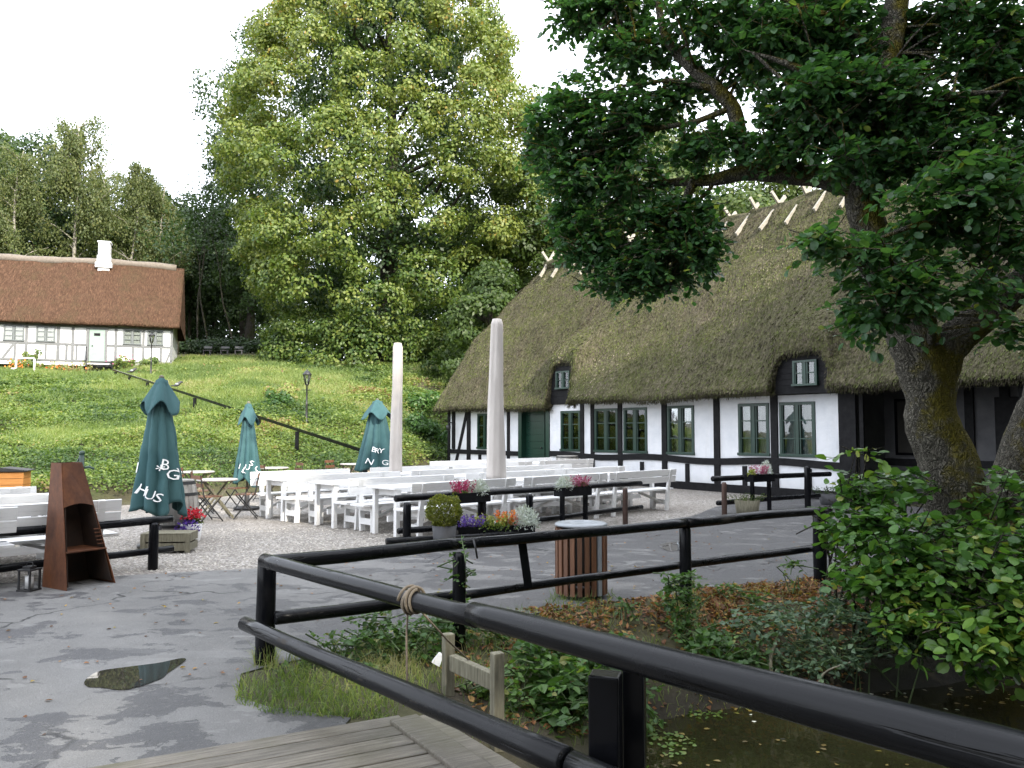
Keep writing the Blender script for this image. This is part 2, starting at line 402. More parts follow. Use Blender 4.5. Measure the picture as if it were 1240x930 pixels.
Mt['silver'] = flower('silver_foliage', (.34, .38, .36), (.60, .64, .62), .15)
Mt['violet'] = flower('violet_flower', (.07, .03, .28), (.17, .09, .50))
Mt['red'] = flower('red_flower', (.45, .01, .03), (.70, .05, .10))
Mt['orange'] = flower('orange_flower', (.62, .10, .02), (.75, .28, .04))
Mt['lime'] = flower('lime_heather', (.18, .22, .04), (.40, .43, .12))
Mt['box_leaf'] = leafmat('boxwood_leaf', [(0, (.05, .075, .012)), (.6, (.12, .14, .02)), (1, (.24, .23, .035))], .45, .3)
# ground
t = NT('asphalt')
P0 = t.obj(); Pw = t.obj(warp=.5, wscale=1.1)
agg = t.noise(110, 3, .7); patch = t.noise(.62, 6, .62, Pw); p2 = t.noise(1.7, 6, .65, t.obj((1, 1.5, 1), warp=.3)); far = t.noise(.22, 3)
sx = t.n('ShaderNodeSeparateXYZ'); t.l(P0, sx.inputs[0])
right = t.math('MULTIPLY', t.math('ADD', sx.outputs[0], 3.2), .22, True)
c = t.ramp(patch, [(.3, (.122, .121, .118)), (.5, (.172, .170, .164)), (.68, (.222, .219, .211))])
c = t.mix(.5, c, t.ramp(agg, [(.3, (.25, .25, .25)), (.72, (.72, .72, .72))]), 'OVERLAY')
wetf = t.math('ADD', p2, t.math('MULTIPLY', right, .13))
wet = t.ramp(wetf, [(.555, 0.), (.575, 1.)])
c = t.mix(t.math('MULTIPLY', wet, .72), c, (.045, .045, .050))
c = t.mix(t.math('MULTIPLY', right, .42), c, (.070, .068, .067))  # right side darkened: tree shade and wet put into the colour
cr = t.voro(.42, 'DISTANCE_TO_EDGE', t.obj(warp=.9, wscale=1.7)); crk = t.ramp(cr, [(.003, 1.), (.010, 0.)])
crk = t.math('MULTIPLY', crk, t.ramp(t.noise(.9, 3), [(.46, 0.), (.54, .9)]))
c = t.mix(crk, c, (.03, .03, .03))
c = t.mix(t.ramp(t.noise(.8, 4, .6, t.obj((.35, 1.4, 1))), [(.62, 0.), (.72, .35)]), c, (.30, .30, .29))
edge = t.ramp(t.math('ABSOLUTE', t.math('SUBTRACT', wetf, .565)), [(.0, .75), (.006, 0.)])
c = t.mix(edge, c, (.022, .022, .023))
lp_ = t.noise(2.3, 5, .55, t.obj((.7, 1.6, 1), warp=.35, wscale=1.4)); c = t.mix(t.ramp(lp_, [(.625, 0.), (.64, .55)]), c, (.235, .233, .225))
c = t.mix(t.ramp(t.noise(60, 2, .6), [(.62, 0.), (.70, .35)]), c, (.30, .29, .28))
r = t.mix(wet, (.82, .82, .82), (.5, .5, .5))
nb = t.bump(t.math('ADD', t.math('ADD', agg, t.math('MULTIPLY', p2, 1.2)), t.math('MULTIPLY', t.noise(28, 3, .6), .8)), .8, .018); nb = t.bump(t.math('MULTIPLY', crk, -1.), .6, .02, nb)
Mt['asphalt'] = t.set(c, r, nb, .35)
t = NT('gravel'); vo = t.voro(38, 'F1', None, 'Color'); vd = t.voro(38, 'F1'); big = t.noise(.5, 4)
hs = t.n('ShaderNodeSeparateColor'); t.l(vo, hs.inputs[0])
c = t.ramp(hs.outputs[0], [(0, (.085, .075, .065)), (.4, (.19, .172, .15)), (.75, (.285, .265, .24)), (1, (.43, .415, .385))])
c = t.mix(t.ramp(big, [(.35, .0), (.7, .45)]), c, (.15, .125, .10))
Mt['gravel'] = t.set(c, .9, t.bump(vd, -.9, .02))
Mt['pebble'] = mottled('pebble', (.22, .20, .17), (.40, .38, .34), 9, .9, 0, per=.6)
t = NT('soil'); n = t.noise(1.1, 6, .65); n2 = t.noise(14, 6, .7)
c = t.ramp(n, [(.3, (.040, .030, .018)), (.55, (.060, .058, .022)), (.75, (.062, .085, .022))])
c = t.mix(.6, c, t.ramp(n2, [(.25, (.2, .2, .2)), (.75, (.75, .75, .75))]), 'OVERLAY')
zs_ = t.n('ShaderNodeSeparateXYZ'); t.l(t.obj(), zs_.inputs[0]); c = t.mix(t.ramp(t.math('ADD', zs_.outputs[2], 1.0), [(.45, .9), (.75, 0.)]), c, (.018, .015, .011))   # wet mud by the stream
Mt['soil'] = t.set(c, .95, t.bump(n2, .8, .05))
t = NT('weathered_deck'); v = t.obj((.6, 9, 9)); n = t.noise(6, 6, .7, v); w = t.noise(1.6, 5, .65)
c = t.ramp(n, [(.3, (.040, .034, .025)), (.5, (.112, .098, .076)), (.75, (.20, .178, .145))])
c = t.mix(t.ramp(w, [(.45, 0.), (.72, .7)]), c, (.085, .083, .045))
c = t.mix(.35, c, t.ramp(t.attr(), [(0, (.3, .3, .3)), (1, (.75, .75, .75))]), 'OVERLAY')
Mt['deck'] = t.set(c, t.ramp(w, [(.4, .45), (.7, .8)]), t.bump(n, .7, .012))
t = NT('grey_wood'); v = t.obj((6, 6, .7)); n = t.noise(7, 6, .7, v)
c = t.ramp(n, [(.3, (.085, .078, .052)), (.6, (.19, .178, .125)), (.8, (.26, .25, .19))])
Mt['grey_wood'] = t.set(c, .85, t.bump(n, .6, .01))
Mt['stone'] = mottled('field_stone', (.14, .115, .09), (.30, .26, .21), 4, .9, .6, .03, per=.5)
# corten
t = NT('corten'); n = t.noise(3.2, 6, .65, t.obj((1, 1, .55))); n2 = t.noise(24, 5, .7)
c = t.ramp(n, [(.3, (.045, .018, .010)), (.5, (.105, .040, .018)), (.72, (.185, .068, .024))])
c = t.mix(.3, c, t.ramp(n2, [(.3, (.2, .2, .2)), (.7, (.75, .75, .75))]), 'OVERLAY')
Mt['corten'] = t.set(c, .62, t.bump(n2, .3, .004), .3)
Mt['soot'] = mottled('soot', (.012, .010, .009), (.04, .022, .014), 3, .85, .3, .01, c3=(.022, .016, .012))
Mt['green_stem'] = mottled('green_stem', (.04, .07, .022), (.075, .105, .035), 6, .7, 0)
Mt['slat'] = mottled('red_brown_slat', (.085, .036, .018), (.15, .068, .032), 5, .6, .4, .006, stretch=(6, 6, .6), per=.55)
Mt['barrel'] = mottled('barrel_oak', (.22, .21, .19), (.36, .345, .32), 6, .75, .4, .008, stretch=(5, 5, .5), per=.4)
Mt['rust_wood'] = mottled('worn_post', (.022, .014, .011), (.075, .038, .026), 5, .7, .5, .01, stretch=(3, 3, .6))
Mt['table_wood'] = mottled('pale_table_top', (.30, .285, .265), (.42, .40, .375), 6, .6, .2, .005, stretch=(1, 6, 1))
Mt['orange_wood'] = mottled('orange_wood', (.42, .17, .035), (.54, .24, .06), 5, .6, .3, .006, stretch=(.6, 6, 6))
Mt['rope'] = mottled('rope', (.13, .105, .075), (.24, .20, .15), 40, .95, .8, .004)
Mt['candle'] = mottled('candle_glass', (.55, .56, .56), (.66, .66, .66), 5, .3, 0)
Mt['bird'] = mottled('bird_dark', (.02, .02, .024), (.05, .05, .055), 9, .6, 0)
Mt['letter'] = mottled('white_print', (.74, .76, .76), (.80, .81, .81), 6, .7, 0)
def cloth(name, a, b):
    t = NT(name); n = t.noise(3, 4, .6, t.obj((1, 1, .4))); wv = t.noise(160, 2)
    return t.set(t.ramp(n, [(.3, a), (.7, b)]), .8, t.bump(wv, .12, .002), .25)
Mt['green_cloth'] = cloth('green_parasol_cloth', (.030, .082, .088), (.054, .118, .126))
Mt['beige_cloth'] = cloth('beige_cover', (.42, .385, .355), (.52, .485, .45))
# water
t = NT('water'); t.t.nodes.remove(t.b)
g = t.n('ShaderNodeBsdfGlossy'); g.inputs['Roughness'].default_value = .025; g.inputs['Color'].default_value = (1, 1, 1, 1)
tr = t.n('ShaderNodeBsdfTransparent'); tr.inputs['Color'].default_value = (.30, .25, .13, 1)
df = t.n('ShaderNodeBsdfDiffuse'); df.inputs['Color'].default_value = (.030, .030, .013, 1)
m0 = t.n('ShaderNodeMixShader'); m0.inputs[0].default_value = .5; t.l(tr.outputs[0], m0.inputs[1]); t.l(df.outputs[0], m0.inputs[2])
fr = t.n('ShaderNodeFresnel'); fr.inputs['IOR'].default_value = 1.33
nb = t.bump(t.noise(3.5, 3, .5), .10, .05); t.l(nb, g.inputs['Normal']); t.l(nb, fr.inputs['Normal'])
mx = t.n('ShaderNodeMixShader'); t.l(fr.outputs[0], mx.inputs[0]); t.l(m0.outputs[0], mx.inputs[1]); t.l(g.outputs[0], mx.inputs[2]); t.l(mx.outputs[0], t.out.inputs[0])
Mt['water'] = t.mat
t = NT('puddle_water'); t.set((.03, .027, .024), .015, t.bump(t.noise(2.0, 2), .015, .02), .9); t.b.inputs['IOR'].default_value = 1.6
Mt['puddle'] = t.mat
# ------------------------------------------------------------------ terrain
SHORE = np.array([(-9, -1.5), (-3.0, 1.2), (-.9, 2.8), (.25, 3.9), (.62, 4.9), (.80, 5.7), (.95, 6.35), (1.55, 6.65), (2.2, 6.85), (2.9, 7.05), (3.9, 7.35), (5.3, 8.0), (8.5, 9.3), (15, 10.5),
                  (22, 4), (20, -9), (6, -13), (-9, -11)])
def poly_sd(P, poly):
    """signed distance, negative inside"""
    d = np.full(len(P), 1e9); ins = np.zeros(len(P), bool); n = len(poly)
    for i in range(n):
        a, b = poly[i], poly[(i + 1) % n]; e = b - a; w = P - a
        t = np.clip((w @ e) / (e @ e), 0, 1); d = np.minimum(d, np.linalg.norm(w - t[:, None] * e, axis=1))
        c = ((a[1] > P[:, 1]) != (b[1] > P[:, 1])); xx = (b[0] - a[0]) * (P[:, 1] - a[1]) / (b[1] - a[1] + 1e-12) + a[0]
        ins ^= c & (P[:, 0] < xx)
    return np.where(ins, -d, d)
ZF = ([-60, -40, -14, -10.8, -8.3, -6.8, -5.3, -3.9, -3.0, 2.5, 12, 30, 60], [9, 10, 13, 16.5, 19.0, 21.6, 24.5, 30, 35, 42, 46, 46, 44])
ZC = ([-60, -14, -4, 60], [52, 52, 52, 60])
def height(X, Y):
    X = np.asarray(X, float); Y = np.asarray(Y, float)
    zf = np.interp(X, *ZF); zc = np.interp(X, *ZC)
    g = (Y - zf) / (zc - zf)
    z = np.where(g > 0, .30 * smooth((Y - zf) / .9) + 5.65 * np.clip(g, 0, 1) ** 1.28, 0)
    z = z + np.clip(Y - zc, 0, 200) * .03 + np.clip(Y - zc, 0, 16) * .13 * smooth((-13.5 - X) / 4)
    P = np.stack([X * .22, Y * .22, X * 0], -1).reshape(-1, 3)
    z = z + ((fbm(P, 3, 11) - .5).reshape(z.shape) * 1.1 + (fbm(P * 4, 2, 12) - .5).reshape(z.shape) * .25) * smooth(g * 4) * smooth((.92 - g) * 5)
    z = z - .85 * np.exp(-((X + 25.0) ** 2 + (Y - 47.9) ** 2) / 3.5)
    sd = poly_sd(np.stack([X.ravel(), Y.ravel()], 1), SHORE).reshape(X.shape)
    bank = np.interp(sd, [-3, -.6, 0, .2, .55, .95, 1.25], [-1.25, -.98, -.62, -.40, -.20, -.05, 0])
    nb = (fbm(np.stack([X * 2.2, Y * 2.2, X * 0], -1).reshape(-1, 3), 3, 21) - .5).reshape(z.shape) * .16 * smooth((1.2 - sd) * 1.2) * smooth((sd + .3) * 2)
    return z + bank + nb
def gh(x, y): return float(height(np.array([x]), np.array([y]))[0])

def axis(a, b, fine0, fine1, st, coarse):
    v = list(np.arange(fine0, fine1, st)); s = st; p = fine1
    while p < b: v.append(p); s = min(s * 1.12, coarse); p += s
    v.append(b); s = st; p = fine0 - st
    while p > a: v.insert(0, p); s = min(s * 1.12, coarse); p -= s
    v.insert(0, a); return np.array(v)
gx = axis(-420, 420, -3.5, 7, .14, 30); gy = axis(-300, 700, 2.5, 10, .14, 30)
GX, GY = np.meshgrid(gx, gy); GZ = height(GX, GY)
nx, ny = len(gx), len(gy)
i = (np.arange(ny - 1)[:, None] * nx + np.arange(nx - 1)).ravel()
o = npmesh('ground', np.stack([GX.ravel(), GY.ravel(), GZ.ravel()], 1), np.stack([i, i + 1, i + nx + 1, i + nx], 1), Mt['soil'], smooth_=True)
tag(o, kind='structure')

def sheet(name, poly, z, mat, jit=.05, step=.35, seed=3):
    """flat sheet with an uneven edge, triangulated"""
    import bmesh
    poly = np.asarray(poly, float); pts = []
    for k in range(len(poly)):
        a, b = poly[k], poly[(k + 1) % len(poly)]; n = max(1, int(np.linalg.norm(b - a) / step))
        for j in range(n): pts.append(a + (b - a) * j / n)
    pts = np.array(pts); q = np.concatenate([pts * 1.3, pts[:, :1] * 0], 1)
    pts = pts + (np.stack([fbm(q, 3, seed), fbm(q, 3, seed + 9)], 1) - .5) * 2 * jit
    bm = bmesh.new(); vs = [bm.verts.new((p[0], p[1], z)) for p in pts]
    f = bm.faces.new(vs); bmesh.ops.triangulate(bm, faces=[f], ngon_method='EAR_CLIP')
    bm.normal_update()
    if sum(f.normal.z for f in bm.faces) < 0: bmesh.ops.reverse_faces(bm, faces=bm.faces)
    me = bpy.data.meshes.new(name); bm.to_mesh(me); bm.free(); me.materials.append(mat)
    o = bpy.data.objects.new(name, me); C.objects.link(o); return o
def rounded(pts, n=6):
    pts = np.asarray(pts, float); k = len(pts); out = []
    for i in range(k):
        p0, p1, p2, p3 = pts[i - 1], pts[i], pts[(i + 1) % k], pts[(i + 2) % k]
        for j in range(n):
            f = j / n; out.append(.5 * ((2 * p1) + (p2 - p0) * f + (2 * p0 - 5 * p1 + 4 * p2 - p3) * f * f + (3 * p1 - p0 - 3 * p2 + p3) * f ** 3))
    return np.array(out)
def g2(px, py): return tuple(on(px, py)[:2])
# gravel court: between the hill foot, the house and the asphalt
gr = [(-30, 4.5), g2(0, 716), g2(200, 704), g2(330, 697), g2(470, 670), g2(760, 642), g2(835, 631), g2(866, 618), (6.6, 20.9),
      (-2.72, 33.05), (-3.7, 31.4), (-5.3, 26.2), (-6.8, 23.7), (-8.3, 19.7), (-10.8, 16.7), (-14, 13.2), (-30, 11)]
tag(sheet('gravel_court', gr, .004, Mt['gravel'], .12), kind='structure')
asp = [(-30, 4.2), g2(0, 707), g2(200, 695), g2(330, 688), g2(470, 663), g2(760, 636), g2(835, 626), g2(868, 614), (6.7, 20.5), (9.0, 17.3), (14, 10.9), (9.5, 11.2), (6.0, 10.0), (4.6, 9.4), g2(990, 700),
       g2(900, 716), g2(800, 722), g2(700, 735), g2(600, 752), g2(480, 772), g2(400, 792), g2(330, 806), g2(292, 818), g2(288, 845), g2(330, 858), g2(425, 873), (-.95, 4.42), (-2.15, 3.72), (-8, 1.0), (-30, 1.0)]
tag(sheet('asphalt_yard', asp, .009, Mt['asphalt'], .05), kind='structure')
# puddles
pp = [on(*p) for p in ((101, 828), (118, 816), (150, 811), (190, 806), (217, 800), (222, 804), (204, 818), (196, 825), (170, 834), (146, 839), (120, 836), (104, 835))]
tag(sheet('puddle', rounded([p[:2] for p in pp]), .0135, Mt['puddle'], .045, .06), kind='structure')
pp = [on(*p) for p in ((797, 661), (812, 657), (832, 659), (828, 666), (808, 668))]
tag(sheet('puddle', rounded([p[:2] for p in pp]), .0135, Mt['puddle'], .06, .1), kind='structure')
# stream
WZ = -.62
wp = np.concatenate([SHORE * 1.0])
o = npmesh('water', np.array([(-12, -16, WZ), (26, -16, WZ), (26, 12, WZ), (-12, 12, WZ)]), np.array([(0, 1, 2, 3)]), Mt['water'])
tag(o, kind='structure')

# ------------------------------------------------------------------ sky, sun
SUN_EL, SUN_AZ = math.radians(31), (.56, -.83)
w = bpy.data.worlds.new('World'); scene.world = w; w.use_nodes = True; nt = w.node_tree
bg = nt.nodes['Background']; sk = nt.nodes.new('ShaderNodeTexSky'); sk.sky_type = 'NISHITA'; sk.sun_disc = False
sk.sun_elevation = SUN_EL; sk.sun_rotation = math.atan2(SUN_AZ[0], SUN_AZ[1])
sk.air_density = 1.0; sk.dust_density = 4.0; sk.ozone_density = 1.0
hs = nt.nodes.new('ShaderNodeMix'); hs.data_type = 'RGBA'; hs.inputs[0].default_value = .65
nt.links.new(sk.outputs[0], hs.inputs[6]); hs.inputs[7].default_value = (13.2, 13.7, 14.8, 1)   # thin white cloud veil
nt.links.new(hs.outputs[2], bg.inputs[0]); bg.inputs[1].default_value = .15
sl = bpy.data.lights.new('sun', 'SUN'); so = bpy.data.objects.new('sun', sl); C.objects.link(so)
sl.energy = 3.9; sl.angle = math.radians(.8); sl.color = (1, .93, .80)
sd = Vector((SUN_AZ[0] * math.cos(SUN_EL), SUN_AZ[1] * math.cos(SUN_EL), math.sin(SUN_EL)))
so.rotation_euler = sd.to_track_quat('Z', 'Y').to_euler()
scene.view_settings.view_transform = 'Standard'; scene.view_settings.look = 'None'; scene.view_settings.gamma = 1
scene.view_settings.exposure = 1.10; scene.view_settings.use_curve_mapping = False
scene.render.engine = 'CYCLES'; scene.cycles.max_bounces = 6; scene.cycles.transparent_max_bounces = 12
scene.cycles.diffuse_bounces = 3; scene.cycles.caustics_reflective = False; scene.cycles.caustics_refractive = False
scene.cycles.sample_clamp_indirect = 4; scene.cycles.use_denoising = True
# ------------------------------------------------------------------ thatched house
def wallx(px, P0, e, py=520):
    """distance along a wall line (P0 + x*e in plan) where the photo column px meets it"""
    r = ray(px, py); u = r[0] / r[1]
    # (P0x + x ex) = u (P0y + x ey)
    return (u * P0[1] - P0[0]) / (e[0] - u * e[1])
HP = np.array([-2.72, 33.1]); HE = np.array([.6, -.8]); HA = math.atan2(-.8, .6)
def hx(px): return wallx(px, HP, HE)
house = thing('timbered_house', 'long half timbered white house with mossy thatched roof and green framed windows', 'house', (HP[0], HP[1], 0), HA)
HL = 27.0; WID = 7.2; EZ = 2.46

def window(parent, x0, x1, z0, z1, y, frame, cols=2, rows=3, fw=.07, bar=.03, curtain=True, name='window', pane_mat=None):
    b = MB()
    b.box(((x0 + x1) / 2, y, z1 - fw / 2), (x1 - x0, .09, fw)); b.box(((x0 + x1) / 2, y - .01, z0 + fw / 2), (x1 - x0 + .04, .13, fw))
    for x in (x0 + fw / 2, x1 - fw / 2): b.box((x, y, (z0 + z1) / 2), (fw, .085, z1 - z0 - 2 * fw))
    for k in range(1, cols): b.box((x0 + (x1 - x0) * k / cols, y, (z0 + z1) / 2), (fw * 1.35, .08, z1 - z0 - 2 * fw))
    iw = (x1 - x0) / cols
    for k in range(cols):
        for r in range(1, rows): b.box((x0 + iw * (k + .5), y + .003, z0 + (z1 - z0) * r / rows), (iw - fw, .05, bar))
        for sgn in (-1, 1): b.box((x0 + iw * (k + .5) + sgn * (iw / 2 - fw - .012), y + .004, (z0 + z1) / 2), (.03, .06, z1 - z0 - 2 * fw))
    f = b.build(name, frame, parent)
    p = MB(); p.box(((x0 + x1) / 2, y + .012, (z0 + z1) / 2), (x1 - x0 - fw, .004, z1 - z0 - fw)); p.build('pane', pane_mat or Mt['glass'], f)
    if curtain:
        c = MB(); n = 14
        for (a, d) in ((x0 + .06, .44), (x0 + (x1 - x0) * .58, .20 + .2 * random.random())):
            xs = np.linspace(a, a + (x1 - x0) * d, n); V = []; F = []
            for q, xx in enumerate(xs):
                yy = y + .15 + .02 * math.sin(q * 1.9); V += [(xx, yy, z0 + .02), (xx, yy, z1 - .03)]
            F = [(2 * q, 2 * q + 2, 2 * q + 3, 2 * q + 1) for q in range(n - 1)]
            c.add(V, F, sm=True)
        c.build('curtain', Mt['curtain'], f)
    return f

WIN = [(575, 593, .95, 2.33), (679, 703, .97, 2.33), (720, 748.5, .97, 2.37), (755, 784, .97, 2.37), (808, 841, .97, 2.38), (894, 932, 1.0, 2.38), (944, 988, 1.0, 2.38)]
WX = [(hx(a), hx(b), c, d) for a, b, c, d in WIN]
xl0, xl1 = 0.0, hx(626)            # older far part, set back a little
xr0, xr1 = hx(666), hx(1017)       # nearer part
def wallstrip(b, x0, x1, y, th, z0, z1, holes):
    xs = x0
    for (a, c, lo, hi) in sorted(holes):
        if a < x0 or c > x1: continue
        b.box(((xs + a) / 2, y + th / 2, (z0 + z1) / 2), (a - xs, th, z1 - z0))
        b.box(((a + c) / 2, y + th / 2, (z0 + lo) / 2), (c - a, th, lo - z0)); b.box(((a + c) / 2, y + th / 2, (hi + z1) / 2), (c - a, th, z1 - hi))
        xs = c
    b.box(((xs + x1) / 2, y + th / 2, (z0 + z1) / 2), (x1 - xs, th, z1 - z0))
b = MB()
wallstrip(b, xl0, xl1, .12, .25, 0, 2.72, WX[:1]); wallstrip(b, xr0, xr1, 0, .25, 0, 2.75, WX[1:])
b.box((.125, 3.7, 1.3), (.25, 6.66, 2.6))
b.box((HL / 2, WID - .12, 1.3), (HL, .24, 2.6))
wl = b.build('wall', Mt['plaster'], house)
b = MB()   # porch: wall set back in the dark recess
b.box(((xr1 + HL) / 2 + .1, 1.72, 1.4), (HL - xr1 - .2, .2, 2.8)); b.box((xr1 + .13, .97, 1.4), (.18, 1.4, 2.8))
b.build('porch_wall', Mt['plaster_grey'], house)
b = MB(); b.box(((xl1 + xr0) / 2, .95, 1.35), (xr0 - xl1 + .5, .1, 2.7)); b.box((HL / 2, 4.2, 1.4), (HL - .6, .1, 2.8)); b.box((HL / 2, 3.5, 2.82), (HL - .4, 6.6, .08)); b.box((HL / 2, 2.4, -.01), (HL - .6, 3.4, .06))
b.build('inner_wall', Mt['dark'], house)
# gable infill of the far end, under the half hip
b = MB()
V = [(.02, .14, 2.6), (.02, 7.06, 2.6), (.02, 5.45, 5.25), (.02, 1.75, 5.25), (.2, .14, 2.6), (.2, 7.06, 2.6), (.2, 5.45, 5.25), (.2, 1.75, 5.25)]
b.add(V, [(0, 1, 2, 3), (4, 7, 6, 5), (0, 4, 5, 1), (1, 5, 6, 2), (2, 6, 7, 3), (3, 7, 4, 0)]); b.build('gable', Mt['black_wood'], house)
# timbers
def post(b, xa, xb, z0, z1, y): b.box(((xa + xb) / 2, y, (z0 + z1) / 2), (max(xb - xa, .10), .06, z1 - z0))
b = MB(); RZ0, RZ1 = .74, .92
yl, yr = .105, -.015
# far part
post(b, 0, .16, 0, 2.6, yl); post(b, hx(545), hx(548.5), RZ1 + .002, 2.6, yl); post(b, hx(563), hx(567), 0, 2.6, yl); post(b, hx(611.5), hx(614.5), 0, 2.6, yl)
b.beam((hx(565) - .1, yl - .004, 2.5), (hx(547) + .05, yl - .004, .05), .16, .05, (0, 1, 0)); b.beam((hx(552), yl - .006, .78), (hx(549.5), yl - .006, .05), .13, .05, (0, 1, 0))
post(b, hx(577), hx(580), 0, RZ0, yl); post(b, hx(597), hx(599.5), 0, RZ0, yl)
b.box(((xl1) / 2, yl - .002, .83), (xl1, .06, .17)); b.box((xl1 / 2, yl - .002, 2.55), (xl1, .06, .16)); b.box((xl1 / 2, yl, .10), (xl1, .07, .2))
# near part
RP = [(703.5, 707.5), (716, 720), (749, 754), (802, 808), (865, 872), (934, 942.5)]
for a, c in RP: post(b, hx(a), hx(c), 0, 2.75, yr)
for a, c in ((775.5, 779.5), (830, 834.5), (899, 904), (975, 982)): post(b, hx(a), hx(c), .1, RZ0 - .01, yr)
n = 30; xs = np.linspace(xr0, xr1, n)
for k in range(n - 1):
    zc = .85 + .035 * math.sin(k * .55 + 1); zd = .85 + .035 * math.sin((k + 1) * .55 + 1)
    b.beam((xs[k], yr - .003, zc), (xs[k + 1] + .004, yr - .003, zd), .17, .06, (0, 1, 0)) if False else b.add([(xs[k], yr - .034, zc - .09), (xs[k + 1], yr - .034, zd - .09), (xs[k + 1], yr - .034, zd + .09), (xs[k], yr - .034, zc + .09), (xs[k], yr + .03, zc - .09), (xs[k + 1], yr + .03, zd - .09), (xs[k + 1], yr + .03, zd + .09), (xs[k], yr + .03, zc + .09)],
          [(0, 1, 2, 3), (7, 6, 5, 4), (3, 2, 6, 7), (0, 4, 5, 1)])
b.box(((xr0 + xr1) / 2, yr - .001, .11), (xr1 - xr0, .08, .22)); b.box(((xr0 + xr1) / 2, yr - .002, 2.60), (xr1 - xr0, .07, .10))
post(b, xr1, hx(1038), 0, 2.8, -.03); post(b, hx(1042), hx(1047), 0, 2.8, -.02)
# porch posts and the rails of the wall inside
for px in (1090, 1128, 1172, 1215): post(b, hx(px), hx(px) + .2, 0, 2.8, 1.58)
b.box(((xr1 + HL) / 2, 1.595, .9), (HL - xr1 - .3, .06, .17)); b.box(((xr1 + HL) / 2, .0, 2.66), (HL - xr1, .18, .2)); b.box((hx(1200), 1.58, 1.2), (1.1, .08, 2.4))
post(b, hx(1236), hx(1236) + .22, 0, 2.7, -.02)
b.build('timber_frame', Mt['timber'], house, bevel=.008)
b = MB(); b.box((hx(1069), 1.58, 1.75), (.95, .05, 1.25)); nb_ = b.build('notice_board', Mt['dark'], house)
b = MB(); b.box((hx(1069), 1.56, 2.4), (1.05, .05, .06)); b.box((hx(1069), 1.56, 1.1), (1.05, .05, .06))
for s in (-.5, .5): b.box((hx(1069) + s, 1.56, 1.75), (.06, .045, 1.24))
b.build('board_frame', Mt['black_wood'], nb_)
for k, (a, c, lo, hi) in enumerate(WX): window(house, a + .01, c - .01, lo + .01, hi - .01, .02 if k else .14, Mt['green_paint'])
# door recess: green planked door standing open, dark passage
xd0, xd1 = hx(629), hx(652)
b = MB(); n = 10
for k in range(n): b.box(((xd0 + xd1) / 2, .30 + (.004 if k % 2 else 0), .08 + (k + .5) * .24), (xd1 - xd0, .06, .232))
dr = b.build('door', Mt['green_paint'], house)
b = MB(); b.ball((xd1 - .15, .24, 1.05), .035); b.build('handle', Mt['iron'], dr)
b = MB(); b.box((xl1 + .1, .2, 1.3), (.2, .3, 2.6)); b.box((xr0 - .11, .12, 1.3), (.2, .3, 2.6)); b.box(((xl1 + xr0) / 2, .14, 2.62), (xr0 - xl1 - .4, .3, .2)); b.build('door_frame', Mt['green_paint'], house)
b = MB(); b.tube([(hx(548.5), .08, 1.95), (hx(548.5), -.15, 2.0), (hx(548.5), -.22, 1.93)], .02, 6); b.lathe([(.03, 1.92), (.1, 1.86), (.09, 1.68), (.02, 1.66)], 8, (hx(548.5), -.22, 0)); b.build('wall_lamp', Mt['iron'], house)

# ---- roof, swept along x
YM = WID / 2; RZ = 8.45; SL = (RZ - EZ) / (YM + .42)
def hxy(px, y): return wallx(px, HP + np.array([.8, .6]) * y, HE)
D1 = (hxy(661, -.35), hxy(695, -.35), 3.95); D2 = (hxy(934, -.6), hxy(1006.5, -.6), 3.58)
XSTEP = hx(702)
base = list(np.arange(-.28, HL, .11))
for d in (D1, D2): base += [d[0] - .03, d[0] + .03, d[1] - .03, d[1] + .03]
ST = np.array(sorted(base))
ny_f = 46
def front(x):
    """front slope polyline from lower edge to ridge: (y,z) pairs"""
    proud = .42 * smooth((x - XSTEP + .3) / .7)
    sag = .10 * math.sin(x * .37 + .6) + .05 * math.sin(x * .9)
    ez = EZ + .16 * smooth((x - XSTEP) / .6) + sag * .4
    zt = RZ + sag * .6 + .05 * math.sin(x * .5)
    z0 = ez; by = 0
    for (a, c, top) in (D1, D2):
        m = (a + c) / 2; h = (c - a) / 2; q = abs(x - m) / h
        if q < 1: z0 = max(z0, ez + (top - ez) * (1 - q ** 5) ** .5 if q > .6 else top - .02 * q)
    z = np.linspace(0, 1, ny_f) ** .9 * (zt - z0) + z0
    y = -.42 - proud * .75 + (z - ez) / SL * (1 + proud * .13)
    for (a, c, top) in (D1, D2):
        m = (a + c) / 2; h = (c - a) / 2
        g = math.exp(-(max(0, abs(x - m) - h * .8) / .45) ** 2)
        t = np.exp(-(np.clip(z - top, 0, 9) / .85) ** 2) * np.where(z < top, 1, 1)
        want = np.minimum(y, -.36 - proud * .75 + .12 * (z - ez))
        y = y * (1 - g * t) + want * g * t
    y = np.minimum(y, YM)
    return y, z
V = []; per = None
HIPX = 2.45   # half hip length
for x in ST:
    y, z = front(x)
    z0 = z[0]
    # thick lower lip: underside inner -> outer
    lip = [(y[0] + .62, z0 + .20), (y[0] + .30, z0 - .02), (y[0] + .05, z0 - .02), (y[0] - .03, z0 + .06)]
    prof = lip + list(zip(y, z + .14))
    zt = z[-1]
    back = [(YM + (WID - YM + .42) * k / 12, zt + .14 - (zt - EZ) * k / 12) for k in range(1, 13)]
    prof = prof + back + [(WID + .3, EZ - .05), (WID - .2, EZ + .25)]
    P = np.array([(x, a, c) for a, c in prof])
    # half hip: cut by a sloping plane at the far end
    zlim = 5.55 + (x + .28) * (RZ - 5.4) / HIPX
    if x < HIPX: P[:, 2] = np.minimum(P[:, 2], zlim + .05 * np.sin(P[:, 1] * 3))
    V.append(P)
V = np.array(V); ns, npf = V.shape[:2]
Vf = V.reshape(-1, 3).copy()
